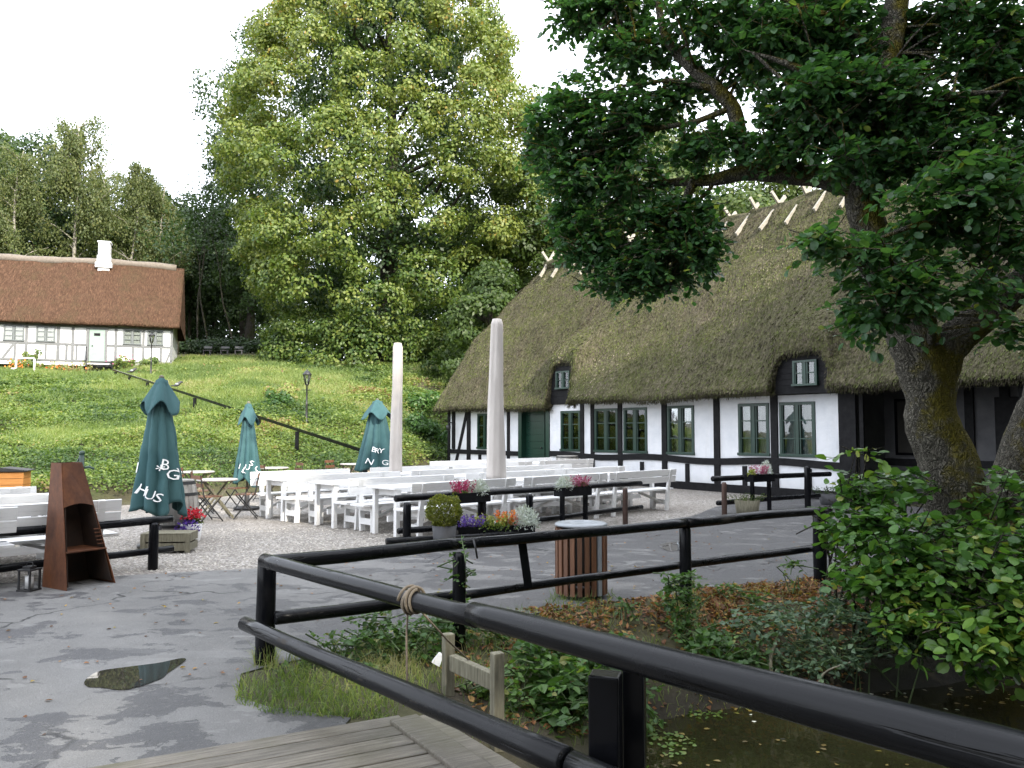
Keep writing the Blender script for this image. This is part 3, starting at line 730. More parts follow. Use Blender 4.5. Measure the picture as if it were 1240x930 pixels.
nn = (fbm(Vf * [1.1, 1.1, 1.1], 3, 31) - .5) * .22 + (fbm(Vf * [7, 3, 3], 2, 35) - .5) * .10
Vf[:, 1] -= nn * .55; Vf[:, 2] += nn * .6
i = (np.arange(ns - 1)[:, None] * npf + np.arange(npf - 1)).ravel()
F = np.stack([i, i + npf, i + npf + 1, i + 1], 1)
b = MB(); b.add(Vf, F.tolist(), sm=True)
for e, rev in ((0, 1), (ns - 1, 0)):
    L = [e * npf + k for k in range(npf)]; b.F.append(L[::-1] if rev else L); b.m.append(0); b.s.append(False); b.col.append(.5)
roof = b.build('roof', Mt['thatch'], house)
# straw fringe standing off the thatch, so that the surface and its edges are rough
fr = LB(); k = 64000
ii = RN.integers(0, ns - 1, k); jj = RN.integers(3, 4 + ny_f - 2, k)
VV = Vf.reshape(ns, npf, 3); u = RN.random((k, 1)); v = RN.random((k, 1))
A = VV[ii, jj] * (1 - u) * (1 - v) + VV[ii + 1, jj] * u * (1 - v) + VV[ii, jj + 1] * (1 - u) * v + VV[ii + 1, jj + 1] * u * v
dn = nrmz(VV[ii, jj] - VV[ii, jj + 1]); ex = nrmz(VV[ii + 1, jj] - VV[ii, jj]); nrm = nrmz(np.cross(ex, -dn)); nrm *= np.sign(-nrm[:, 1:2] + 1e-6)
fr.quads(A - nrm * .01, dn + nrm * (.10 + .22 * RN.random((k, 1))) + ex * RN.normal(size=(k, 1)) * .35, nrm + RN.normal(size=(k, 3)) * .75, .06 + .09 * RN.random(k), .018 + .030 * RN.random(k),
         np.clip((fbm(A * [.8, .6, .6], 4, 41) - .5) * 2.4 + .46, 0, .85) * .72 + (RN.random(k) - .25) * .5)
# ragged lower edge
k2 = 16000; ii = RN.integers(0, ns - 1, k2); u = RN.random((k2, 1)); jj = RN.integers(1, 4, k2)
A = VV[ii, jj] * (1 - u) + VV[ii + 1, jj] * u
fr.quads(A + RN.normal(size=(k2, 3)) * .02, np.array([0, -.25, -1.]) + RN.normal(size=(k2, 3)) * .3, np.array([0, -1., .2]) + RN.normal(size=(k2, 3)) * .4, .06 + .08 * RN.random(k2), .012, RN.random(k2) * .5)
straw_m = leafmat('straw_ends', [(0, (.028, .025, .019)), (.25, (.074, .063, .047)), (.45, (.068, .076, .028)), (.75, (.094, .112, .034)), (.9, (.15, .135, .09)), (1, (.26, .225, .165))], .9, .1, 1, .1)
fr.build('straw_tufts', straw_m, roof)['kind'] = 'stuff'
# dormers: dark boarded front with a small window, set just behind the rim of the thatch
def hxy(px, y): return wallx(px, HP + np.array([.8, .6]) * y, HE)
for (a, c, top), px0, px1, z0, z1, yy in ((D1, 674, 690.5, 3.06, 3.66, -.17), (D2, 962, 991.5, 2.74, 3.36, -.44)):
    b = MB(); n = 7
    for k in range(n): b.box(((a + c) / 2, yy + .06 + (.006 if k % 2 else 0), 2.62 + (top - 2.56) * (k + .5) / n), (c - a + .05, .05, (top - 2.56) / n - .006))
    b.box(((a + c) / 2, yy + .24, 2.62), (c - a + .02, .4, .10))
    dm = b.build('dormer', Mt['timber'], house)
    window(house, hxy(px0, yy), hxy(px1, yy), z0, z1, yy, Mt['green_paint'], 2, 2, .05, .025, False)
# ridge turf and the crossed poles that ride on it
b = MB(); xs = np.arange(HIPX - .3, HL, .3)
b.tube([(x, YM, RZ + .02 + .05 * math.sin(x * .5) + .06 * math.sin(x * .37 + .6)) for x in xs], .24, 8, wob=.16)
rt = b.build('ridge_turf', Mt['thatch'], roof)
x = HIPX - .1
while x < HL - .3:
    for s_ in (-1, 1):
        b = MB(); yf, zf_ = front(x); zt = zf_[-1] + .14; lo = random.uniform(.72, .98); jx = random.uniform(-.07, .07)
        yb = float(np.interp(zf_[-1] - lo, zf_, yf)) - .10; zb = zt - lo + .05
        p_top = np.array([x + jx + .05 * s_, YM + .34 + random.uniform(-.05, .05), zt + .40 + random.uniform(-.06, .1)]); p_bot = np.array([x + jx * .3 + random.uniform(-.08, .08), yb, zb])
        if s_ > 0: p_top[1] = 2 * YM - p_top[1]; p_bot[1] = 2 * YM - p_bot[1] + .1
        b.beam(p_top, p_bot, .11, .06, (1, 0, 0)); b.build('ridge_pole', Mt['pale_pole'], roof)
    x += random.uniform(.82, 1.0)

# ------------------------------------------------------------------ cottage on the hill
ca = (-30.6 + 0, 48.0); cb = at(207, 437, 51.4)
CE = nrmz(np.array([cb[0] - at(0, 433, 48.2)[0], cb[1] - 48.2])); CP = np.array([cb[0], cb[1]]) - CE * 17.0; CZ = 5.95
CA = math.atan2(CE[1], CE[0])
def cx(px): return wallx(px, CP, CE)
cot = thing('brown_cottage', 'white cottage on the hilltop with brown thatched roof and white chimney', 'house', (CP[0], CP[1], CZ), CA)
L = 17.0; DEP = 7.0; ce = 2.25; cr = 6.75
b = MB(); b.box((L / 2, DEP / 2, 1.1), (L, DEP, 2.7))
V = [(L - .2, .1, 2.3), (L - .2, DEP - .1, 2.3), (L - .2, DEP / 2, 6.3), (L, .1, 2.3), (L, DEP - .1, 2.3), (L, DEP / 2, 6.3)]
b.add(V, [(0, 2, 1), (3, 4, 5), (0, 3, 5, 2), (1, 2, 5, 4), (0, 1, 4, 3)])
b.build('wall', Mt['plaster'], cot)
b = MB()
def cpost(a, c, z0, z1): post(b, cx(a), cx(c), z0, z1, -.012)
for a, c in ((26.5, 30), (65, 69), (83, 86.5), (101, 105), (135.5, 139), (169.5, 172.5), (203.5, 206.5), (-10, -6), (-40, -36)): cpost(a, c, 0, 2.3)
for a, c in ((51, 53.5), (76, 79), (88.5, 91), (13, 16), (157, 160), (191, 194)): cpost(a, c, 0, 1.0)
for a, c in ((-60, 102), (126, 207)): b.box(((cx(a) + cx(c)) / 2, -.015, 1.06), (cx(c) - cx(a), .06, .13))
b.beam((cx(13), -.016, 1.0), (cx(0), -.016, .1), .13, .05, (0, 1, 0)); b.box((L / 2, -.014, .05), (L, .06, .12)); b.box((L / 2, -.016, 2.18), (L, .06, .12))
b.beam((cx(205), -.016, .9), (cx(199), -.016, .08), .12, .05, (0, 1, 0))
b.build('timber_frame', Mt['timber_grey'], cot)
for a, c in ((0, 25.5), (40, 63.5), (146, 168.5), (175.5, 195), (-32, -12)): window(cot, cx(a), cx(c), 1.16, 2.1, -.05, Mt['cottage_frame'], 2, 3, .06, .03, False)
b = MB(); b.box(((cx(105) + cx(124)) / 2, -.04, 1.05), (cx(124) - cx(105), .07, 2.0)); dr = b.build('door', Mt['pale_green'], cot)
b = MB(); b.ball((cx(109), -.11, 1.0), .04); b.build('handle', Mt['iron'], dr)
b = MB(); b.box((cx(114.5), -.09, 1.72), (.34, .03, .16)); b.build('door_wreath', Mt['timber'], dr)
b = MB()
for a, c in ((101.5, 104.6), (124.2, 127)): b.box(((cx(a) + cx(c)) / 2, -.05, 1.1), (cx(c) - cx(a), .14, 2.2))
b.box((cx(114.5), -.06, 2.15), (cx(128) - cx(101), .16, .16)); b.build('door_frame', Mt['timber_grey'], cot)
# roof
V = []; ST2 = np.arange(-.5, L + .56, .25); sl2 = (cr - ce) / (DEP / 2 + .55)
for x in ST2:
    sag = .06 * math.sin(x * .6)
    y = np.linspace(-.55, DEP / 2, 18); z = ce + .2 + (y + .55) * sl2 + sag
    pr = [(-.1, ce + .25), (-.45, ce - .03), (-.58, ce + .08)] + list(zip(y, z)) + [(DEP / 2 + (DEP / 2 + .55) * k / 8, cr + .2 + sag - (cr - ce) * k / 8) for k in range(1, 9)] + [(DEP + .5, ce)]
    V.append([(x, a, c) for a, c in pr])
V = np.array(V); ns2, np2 = V.shape[:2]; W = V.reshape(-1, 3); nn = (fbm(W * 1.5, 3, 51) - .5) * .22; W = W + np.stack([nn * 0, -nn * .5, nn * .6], 1)
i = (np.arange(ns2 - 1)[:, None] * np2 + np.arange(np2 - 1)).ravel()
b = MB(); b.add(W, np.stack([i, i + np2, i + np2 + 1, i + 1], 1).tolist(), sm=True)
for e, rev in ((0, 1), (ns2 - 1, 0)):
    q = [e * np2 + k for k in range(np2)]; b.F.append(q[::-1] if rev else q); b.m.append(0); b.s.append(False); b.col.append(.5)
cr_o = b.build('roof', Mt['thatch_brown'], cot)
b = MB(); b.tube([(x, DEP / 2, cr + .16 + .06 * math.sin(x * .6)) for x in np.arange(-.5, L + .5, .5)], [.25 + .02 * math.sin(q) for q in range(len(np.arange(-.5, L + .5, .5)))], 8, wob=.06); b.build('ridge', Mt['ridge_grey'], cr_o)
xc = wallx(120.5, CP + np.array([-CE[1], CE[0]]) * 3.2, CE)
b = MB(); b.box((xc, DEP / 2 - .3, cr + .5), (.70, .75, 2.0)); b.box((xc, DEP / 2 - .3, cr + .30), (.82, .86, .5)); b.box((xc, DEP / 2 - .3, cr - .1), (1.0, 1.0, .35)); b.box((xc, DEP / 2 - .3, cr + 1.46), (.82, .86, .12))
b.build('chimney', Mt['plaster'], cot, bevel=.03)
# black steps up to its door
sx_ = cx(116); st = thing('door_steps', 'black open steps with handrail below the cottage door', 'steps', tuple(CP + CE * sx_) + (CZ - .95,), CA)
b = MB()
for k in range(5): b.box((.1 + .07 * k, -.35 - .27 * k, .95 - .19 * k - .05), (1.35, .28, .05))
b.build('treads', Mt['black_wood'], st)
for s in (-.62, .78):
    b = MB(); b.beam((s, -.2, .95), (s + .28, -1.75, -.12), .06, .2); b.build('stringer', Mt['black_wood'], st)
b = MB(); b.tube([(-.62, -.25, 1.85), (-.60, -.6, 1.8), (-.40, -1.5, 1.0)], .03, 6); b.tube([(-.62, -.3, .95), (-.62, -.3, 1.85)], .03, 6); b.tube([(-.45, -1.35, .1), (-.45, -1.35, 1.12)], .03, 6); b.build('handrail', Mt['iron'], st)
# ------------------------------------------------------------------ footbridge and fences
DZ = .03
dp = nrmz(np.array([1.49, .77])); dq = nrmz(np.array([.64, -.77]))
corner = on(482, 866, DZ)[:2]
br = thing('footbridge', 'footbridge with weathered grey deck boards in front of the asphalt yard', 'bridge', (corner[0], corner[1], 0), math.atan2(dp[1], dp[0]))
R2 = np.array([[dp[0], dp[1]], [-dp[1], dp[0]]])
lq = R2 @ dq            # along-bridge direction in local coords
b = MB()
for k in range(46):
    off = lq * (k * .148 / abs(lq[1])); Lk = 5.2
    e = .02 * random.random()
    b.box((off[0] - Lk / 2 + e, off[1] - .07, DZ - .025 + .004 * random.random()), (Lk, .139, .05))
b.build('deck', Mt['deck'], br, bevel=.006)
for (pa, pb, zz, w_) in (((488, 867), (577, 930), .055, .17), ((508, 866), (611, 930), .02, .15)):
    A_, B_ = on(*pa, zz)[:2], on(*pb, zz)[:2]; B_ = A_ + (B_ - A_) * 6; A_, B_ = R2 @ (A_ - corner), R2 @ (B_ - corner)
    b = MB(); b.beam((A_[0], A_[1], zz - .05), (B_[0], B_[1], zz - .05), w_, .10); b.build('edge_board', Mt['deck'], br, bevel=.01)
for q in (-.1, -1.6, -3.4):
    b = MB(); s0 = np.array([q, -.1]); b.beam((s0[0], s0[1], -.19), (s0[0] + lq[0] * 7, s0[1] + lq[1] * 7, -.19), .2, .24); b.build('beam', Mt['grey_wood'], br)

def rail(pts, rad, name, parent, mat, wob=.02):
    pts = np.asarray(pts, float); n = 14; P = []; Rr = []
    for k in range(len(pts) - 1):
        for j in range(n): P.append(pts[k] + (pts[k + 1] - pts[k]) * j / n); Rr.append(rad[k] + (rad[k + 1] - rad[k]) * j / n)
    P.append(pts[-1]); Rr.append(rad[-1]); P = np.array(P); Rr = np.array(Rr)
    P[:, 2] += (fbm(P * 1.1, 2, 61) - .5) * wob; Rr = Rr * (1 + (fbm(P * 3, 2, 62) - .5) * .12)
    d0 = nrmz(P[1] - P[0]); d1 = nrmz(P[-1] - P[-2]); e = .35
    P = np.concatenate([[P[0] - d0 * Rr[0] * .22], P, [P[-1] + d1 * Rr[-1] * .22]]); Rr = np.concatenate([[Rr[0] * .72], Rr, [Rr[-1] * .72]])
    b = MB(); b.tube(P, Rr, 22, wob=.004); return b.build(name, mat, parent)
def postm(parent, p, h0, h1, r, mat, name='post', square=False, lean=(0, 0), chamf=True):
    b = MB(); x, y = p[0], p[1]
    if square: b.beam((x, y, h0), (x + lean[0], y + lean[1], h1), r * 2, r * 1.7, (.3, 1, 0))
    else:
        zs = np.linspace(h0, h1 - .03, 6)
        b.tube([(x + lean[0] * t, y + lean[1] * t, z) for t, z in zip(np.linspace(0, 1, 6), zs)] + [(x + lean[0], y + lean[1], h1)], [r * 1.04] * 4 + [r, r, r * .72], 12, wob=.03)
    return b.build(name, mat, parent, bevel=.008 if square else 0)
bf = thing('bridge_railing', 'thick black tarred log railing along the bridge with rope wound round it', 'railing', (0, 0, 0))
def pz(px, py, z): return on(px, py, z)
a, j = pz(320, 679, .775), pz(578, 748, .775); e_ = j + nrmz(j - a) * 5.0
rail([a, j], [.048, .050], 'rail', bf, Mt['black_rail'])
j2 = j - nrmz(j - a) * .03
rail([j2 + (0, 0, .012), pz(1000, 858, .795), e_ + (0, 0, .02)], [.055, .070, .078], 'rail', bf, Mt['black_rail'])
a2 = pz(296, 756, .325); a3 = pz(668, 916, .325)
rail([a2, a3 + nrmz(a3 - a2) * .08], [.046, .060], 'rail', bf, Mt['black_rail'])
rail([a3 + nrmz(a3 - a2) * .12, a3 + nrmz(a3 - a2) * 4], [.055, .062], 'rail', bf, Mt['black_rail'])
cpst = on(321, 801, .02); postm(bf, cpst, -.2, .75, .066, Mt['black_wood'])
npst = at(733, 815, 3.31); postm(bf, npst, -.9, npst[2], .062, Mt['black_wood'], square=True)
npst2 = at(768, 815, 3.43); postm(bf, npst2, -.9, npst2[2] + .02, .045, Mt['black_wood'], square=True)
rp = thing('rope', 'brown rope coiled round the top log with loose ends hanging down', 'rope', pz(500, 727, .775))
rc = np.array(rp.location); ax = nrmz(j - a); sd_ = nrmz(np.cross(ax, (0, 0, 1))); b = MB(); pts = []
for k in range(90):
    t = k / 90 * 2 * PI * 4.3; off = (k / 90 - .5) * .09 + .012 * math.sin(k * .33)
    pts.append(ax * off + (sd_ * math.cos(t) + np.array([0, 0, 1]) * math.sin(t)) * (.062 + .008 * math.sin(k * .21)))
b.tube(pts, .0085, 6); b.build('coil', Mt['rope'], rp)
b = MB(); b.tube([(-.03, .03, -.05), (-.035, .02, -.2), (-.03, .02, -.4), (-.015, .02, -.52)], .006, 5); b.build('loose_end', Mt['rope'], rp)
hp = at(575, 806, 5.2) - rc
b = MB(); b.tube([(.04, .02, -.06), tuple(hp * .5 + np.array([0, 0, -.02])), tuple(hp)], .0055, 5); b.build('loose_end', Mt['rope'], rp)

yf = thing('yard_railing', 'black rail fence from the bridge corner across to the leafy bush', 'railing', (0, 0, 0))
b0, b1, b2, b3 = pz(324, 682, .765), pz(552, 659, .77), pz(831, 633, .775), pz(1004, 617, .78)
rail([b0, b1], [.050, .048], 'rail', yf, Mt['black_rail_yard'], .03); rail([b1, b2], [.043, .043], 'rail', yf, Mt['black_rail_yard'], .03); rail([b2, b3], [.048, .045], 'rail', yf, Mt['black_rail_yard'], .03)
c0, c1, c2, c3 = pz(334, 749, .33), pz(556, 722, .33), pz(828, 684, .33), pz(1006, 661, .33)
rail([c0, c1], [.048, .045], 'rail', yf, Mt['black_rail_yard'], .03); rail([c1, c2], [.036, .036], 'rail', yf, Mt['black_rail_yard'], .03); rail([c2, c3], [.042, .042], 'rail', yf, Mt['black_rail_yard'], .03)
postm(yf, at(556, 690, 6.22), -.2, .72, .05, Mt['black_wood']); postm(yf, at(830, 690, 7.78), -.3, .74, .055, Mt['black_wood']); postm(yf, at(993, 680, 9.02), -.3, .76, .07, Mt['black_wood'])
b = MB(); q0, q1 = at(632, 655, 6.75), at(640, 712, 6.8); b.beam(q0, q1, .07, .05, (0, 1, 0)); b.build('stay', Mt['black_wood'], yf, bevel=.005)
b = MB(); b.tube([at(573, 652, 6.28), at(576, 664, 6.24), at(578, 676, 6.26)], .008, 5); b.build('rail_band', Mt['iron'], yf)

def short_fence(name, label, L0, L1, z, low0, low1, lz, posts, r=.05):
    f = thing(name, label, 'fence', (0, 0, 0)); p0, p1 = pz(*L0, z), pz(*L1, z)
    rail([p0, p1], [r, r * .95], 'rail', f, Mt['black_rail_yard'], .03)
    if low0: rail([pz(*low0, lz), pz(*low1, lz)], [r * .9, r * .85], 'rail', f, Mt['black_rail_yard'], .03)
    for px, Y, m, h in posts:
        p = at(px, 600, Y); postm(f, p, -.2, h, r * (.9 if m == 'rust_wood' else 1.15), Mt[m])
    return f
fa = short_fence('low_fence', 'black log fence carrying flower boxes in front of the white benches', (479, 604), (776, 585), .68, (644, 630), (777, 614), .22,
                 [(493, 11.55, 'black_wood', .63), (583, 12.35, 'black_wood', .64), (641, 12.95, 'black_wood', .64), (757, 14.35, 'rust_wood', .64)])
q0 = on(468, 656, .12); q1 = on(640, 646, .12); rail([pz(482, 643, .22), pz(562, 637, .22)], [.045, .045], 'rail', fa, Mt['black_rail_yard']); rail([q0, q1], [.05, .05], 'rail', fa, Mt['black_rail_yard'])
fb = short_fence('low_fence', 'short black log fence with a flower box beside the timbered house wall', (863, 580), (1005, 574), .70, (869, 609), (992, 600), .22,
                 [(877, 15.8, 'rust_wood', .65), (978, 17.1, 'black_wood', .9)], .055)
fl = short_fence('low_fence', 'black log fence running behind the rusty fire tower', (-160, 659), (208, 628.5), .58, (-160, 707), (209, 664.5), .20,
                 [(187.5, 9.68, 'black_wood', .56), (-90, 7.9, 'black_wood', .56)], .048)

# ------------------------------------------------------------------ fire tower, lantern, bin
ft_p = on(96, 708, .01); ft = thing('fire_tower', 'tall rusty steel outdoor fireplace tapering upward with open sooty mouth', 'fireplace', ft_p, 1.02)
H = 1.30; Y0 = ft_p[1]
def ftp(px, py, dy): 
    p = at(px, py, Y0 + dy) - ft_p; c, s = math.cos(.42), math.sin(.42); return np.array([c * p[0] - s * p[1], s * p[0] + c * p[1], p[2]])
# local: front face towards -y and +x side; build as frustum panels from photo corners
W0, W1, D0, D1_ = .52, .21, .46, .20
fb_ = [(-W0 / 2, -D0 / 2), (W0 / 2, -D0 / 2), (W0 / 2, D0 / 2), (-W0 / 2, D0 / 2)]; tb_ = [(-W1 / 2 - .07, D0 / 2 - D1_ + .06), (W1 / 2 - .07, D0 / 2 - D1_ + .06), (W1 / 2 - .07, D0 / 2 + .06), (-W1 / 2 - .07, D0 / 2 + .06)]
def lv(i, t): return np.array([fb_[i][0] + (tb_[i][0] - fb_[i][0]) * t, fb_[i][1] + (tb_[i][1] - fb_[i][1]) * t, H * t])
def panel(name, quads, mat, th=.008, parent=ft):
    b = MB()
    for q in quads:
        q = [np.asarray(p, float) for p in q]; n = nrmz(np.cross(q[1] - q[0], q[-1] - q[0])); k = len(q)
        b.add(q + [p + n * th for p in q], [list(range(k))[::-1], list(range(k, 2 * k))] + [(x, (x + 1) % k, (x + 1) % k + k, x + k) for x in range(k)])
    return b.build(name, mat, parent)
panel('side_panel', [[lv(3, 0), lv(0, 0), lv(0, 1), lv(3, 1)]], Mt['corten']); panel('side_panel', [[lv(1, 0), lv(2, 0), lv(2, 1), lv(1, 1)]], Mt['corten'])
panel('back_panel', [[lv(2, 0), lv(3, 0), lv(3, 1), lv(2, 1)]], Mt['soot'])
A_, B_ = lv(0, .64), lv(1, .64); arc = [A_ + (B_ - A_) * t + np.array([0, 0, .035 * math.sin(PI * t)]) for t in np.linspace(0, 1, 7)]
panel('hood', [arc + [lv(1, 1), lv(0, 1)]], Mt['corten'])
def ins(p): return p * np.array([.93, .93, 1])
panel('liner', [[ins(lv(0, .02)), ins(lv(3, .02)), ins(lv(3, .9)), ins(lv(0, .9))], [ins(lv(2, .02)), ins(lv(1, .02)), ins(lv(1, .9)), ins(lv(2, .9))]], Mt['soot'], .004)
panel('shelf', [[lv(0, .285) + (0, -.03, 0), lv(1, .285) + (0, -.03, 0), ins(lv(2, .285)), ins(lv(3, .285))]], Mt['corten'], .012)
b = MB()
for t in (.33, .36, .39, .42, .45): 
    p = lv(1, t); b.box(p + np.array([-.03, .012, 0]), (.07, .02, .010))
b.build('slot_tongue', Mt['corten'], ft)
lp = on(35, 715, .01); ln = thing('candle_lantern', 'small black lantern with white candle beside the rusty fire tower', 'lantern', lp, -.2)
b = MB()
for x in (-.065, .065):
    for y in (-.065, .065): b.box((x, y, .105), (.016, .016, .21))
b.box((0, 0, .008), (.16, .16, .016)); b.box((0, 0, .215), (.16, .16, .014)); b.box((0, 0, .235), (.09, .09, .03)); b.tube([(-.04, 0, .25), (-.03, 0, .29), (.03, 0, .29), (.04, 0, .25)], .005, 5); b.build('frame', Mt['iron'], ln)
b = MB(); b.lathe([(.04, .02), (.042, .15), (.03, .155)], 12); b.build('candle', Mt['candle'], ln)
bp = on(704, 722, .01); bn = thing('litter_bin', 'round litter bin of red brown wooden slats with grey lid', 'bin', bp)
for k in range(22):
    t = 2 * PI * k / 22; b = MB(); R = np.array([[math.cos(t), -math.sin(t), 0], [math.sin(t), math.cos(t), 0], [0, 0, 1]])
    grey = abs(((t + PI / 2 - .62 + PI) % (2 * PI)) - PI) < .15
    b.box((math.cos(t) * .248, math.sin(t) * .248, .36), (.022, .046, .64), R); o = b.build('post' if grey else 'slat', Mt['grey_metal'] if grey else Mt['slat'], bn)
b = MB(); b.lathe([(.22, .02), (.222, .60)], 20); b.build('liner', Mt['dark'], bn)
b = MB()
for z in (.10, .62): b.lathe([(.225, z), (.234, z), (.234, z + .04), (.225, z + .04)], 22, closed=True)
b.build('hoop', Mt['iron'], bn); b = MB(); b.lathe([(.20, 0), (.21, .05)], 16); b.build('foot', Mt['iron'], bn)
b = MB(); b.lathe([(.262, .70), (.265, .715), (.245, .728), (.12, .734), (.11, .722)], 24); b.build('lid', Mt['grey_metal'], bn)

# ------------------------------------------------------------------ white tables and benches
def make_bench(L, label):
    t = thing('white_bench', label, 'bench')
    b = MB(); b.box((0, -.105, .435), (L, .19, .035)); b.box((0, .095, .435), (L, .19, .035)); b.build('seat', Mt['white_wood'], t, bevel=.004)
    b = MB(); R = np.array([[1, 0, 0], [0, math.cos(.14), math.sin(.14)], [0, -math.sin(.14), math.cos(.14)]])
    b.box((0, .235, .645), (L, .028, .125), R); b.box((0, .255, .785), (L, .028, .13), R); b.build('backrest', Mt['white_wood'], t, bevel=.004)
    for s in (-1, 1):
        x = s * (L / 2 - .22)
        b = MB(); b.beam((x, -.16, 0), (x, -.15, .415), .05, .085, (1, 0, 0)); b.build('leg', Mt['white_wood'], t)
        b = MB(); b.beam((x, .17, 0), (x, .20, .43), .05, .085, (1, 0, 0)); b.beam((x, .20, .43), (x, .285, .85), .05, .075, (1, 0, 0)); b.build('leg', Mt['white_wood'], t)
        b = MB(); b.box((x + .03 * s, .01, .165), (.03, .34, .10)); b.box((x + .03 * s, .02, .375), (.03, .36, .08)); b.build('crossbar', Mt['white_wood'], t)
        b = MB(); b.beam((x, .0, .17), (s * .16, .0, .40), .035, .07, (0, 1, 0)); b.build('brace', Mt['white_wood'], t)
    return t
def make_table(L, label):
    t = thing('white_table', label, 'table')
    b = MB()
    for k in range(4): b.box((0, -.285 + .19 * k, .745), (L, .184, .035))
    b.build('tabletop', Mt['white_wood'], t, bevel=.004)
    for s in (-1, 1):
        x = s * (L / 2 - .12)
        for y in (-.29, .29):
            b = MB(); b.beam((x, y, 0), (x, y, .725), .07, .07, (1, 0, 0)); b.build('leg', Mt['white_wood'], t)
        b = MB(); b.box((x - .05 * s, 0, .67), (.035, .62, .09)); b.build('apron', Mt['white_wood'], t)
    b = MB(); b.box((0, 0, .25), (L - .3, .035, .09)); b.build('stretcher', Mt['white_wood'], t)
    return t
Aax = np.array([.72, .69]); Aax /= np.linalg.norm(Aax); Bax = np.array([Aax[1], -Aax[0]])      # Bax points towards the camera side
O = np.array([-4.72, 15.55]); AZ = math.atan2(Aax[1], Aax[0])
ROW = ['row beside bistro tables', 'middle row', 'row behind flower box fence']
COL = ['first table from gravel', 'second table from gravel', 'third table from gravel']
proto = {}
def place(kind, L, ctr, rz, label, group):
    key = (kind, L)
    if key not in proto:
        t = (make_bench if kind == 'bench' else make_table)(L, label); proto[key] = t; t['group'] = group
        t.location = (ctr[0], ctr[1], .012); t.rotation_euler = (0, 0, rz); return t
    return dup(proto[key], (ctr[0], ctr[1], .012), rz, label, group)
def pset(ao, bo, L, tname, sides=('hill side', 'fence side'), j=.02, only=None, bl=None):
    """table with a backed bench on both long sides; ao,bo in the a/b frame of the court"""
    r = random.uniform(-j, j); c = O + Aax * (ao + L / 2) + Bax * bo
    place('table', L, c, AZ + r, 'white plank table, ' + tname, 'white plank tables')
    for s, nm in ((-1, sides[0]), (1, sides[1])):
        if only and nm != only: continue
        cc = c + Bax * s * .56 + Aax * random.uniform(-.08, .08)
        place('bench', bl or L, cc, AZ + r + random.uniform(-j, j) + (0 if s < 0 else PI), f'white bench, {nm} of the {tname}', 'white benches with backrests')
for i, row in enumerate(ROW):
    for k, cl in enumerate(COL):
        L = 2.2
        pset(k * 2.42 - (.25 if k == 0 else 0) + .1 * i - (.22 * k if i == 2 else 0), .62 + i * 1.62, L, f'{cl}, {row}')
# two more sets by the far timbered gable
pset(5.6, -1.35, 2.2, 'table by the far gable, closer to the hill')
pset(8.1, -1.35, 2.2, 'table by the far gable, closer to the green door')
# sets behind the left fence (they run out of the picture)
O2 = on(142, 690, .01)[:2]; Osave = O; O = O2 - Aax * 2.2
SN = ['table right behind the fire tower fence', 'second table behind the fire tower fence', 'table behind the fire tower, closest to the hill']
for i in range(3):
    pset(-.10 - .12 * i, -.56 - i * 1.5, 2.2, SN[i])
O = Osave
c = on(8, 710, .01)[:2] - Aax * 1.08
place('bench', 2.2, c, AZ + PI, 'white bench end poking past the log rail at the edge beside the lantern', 'white benches with backrests')

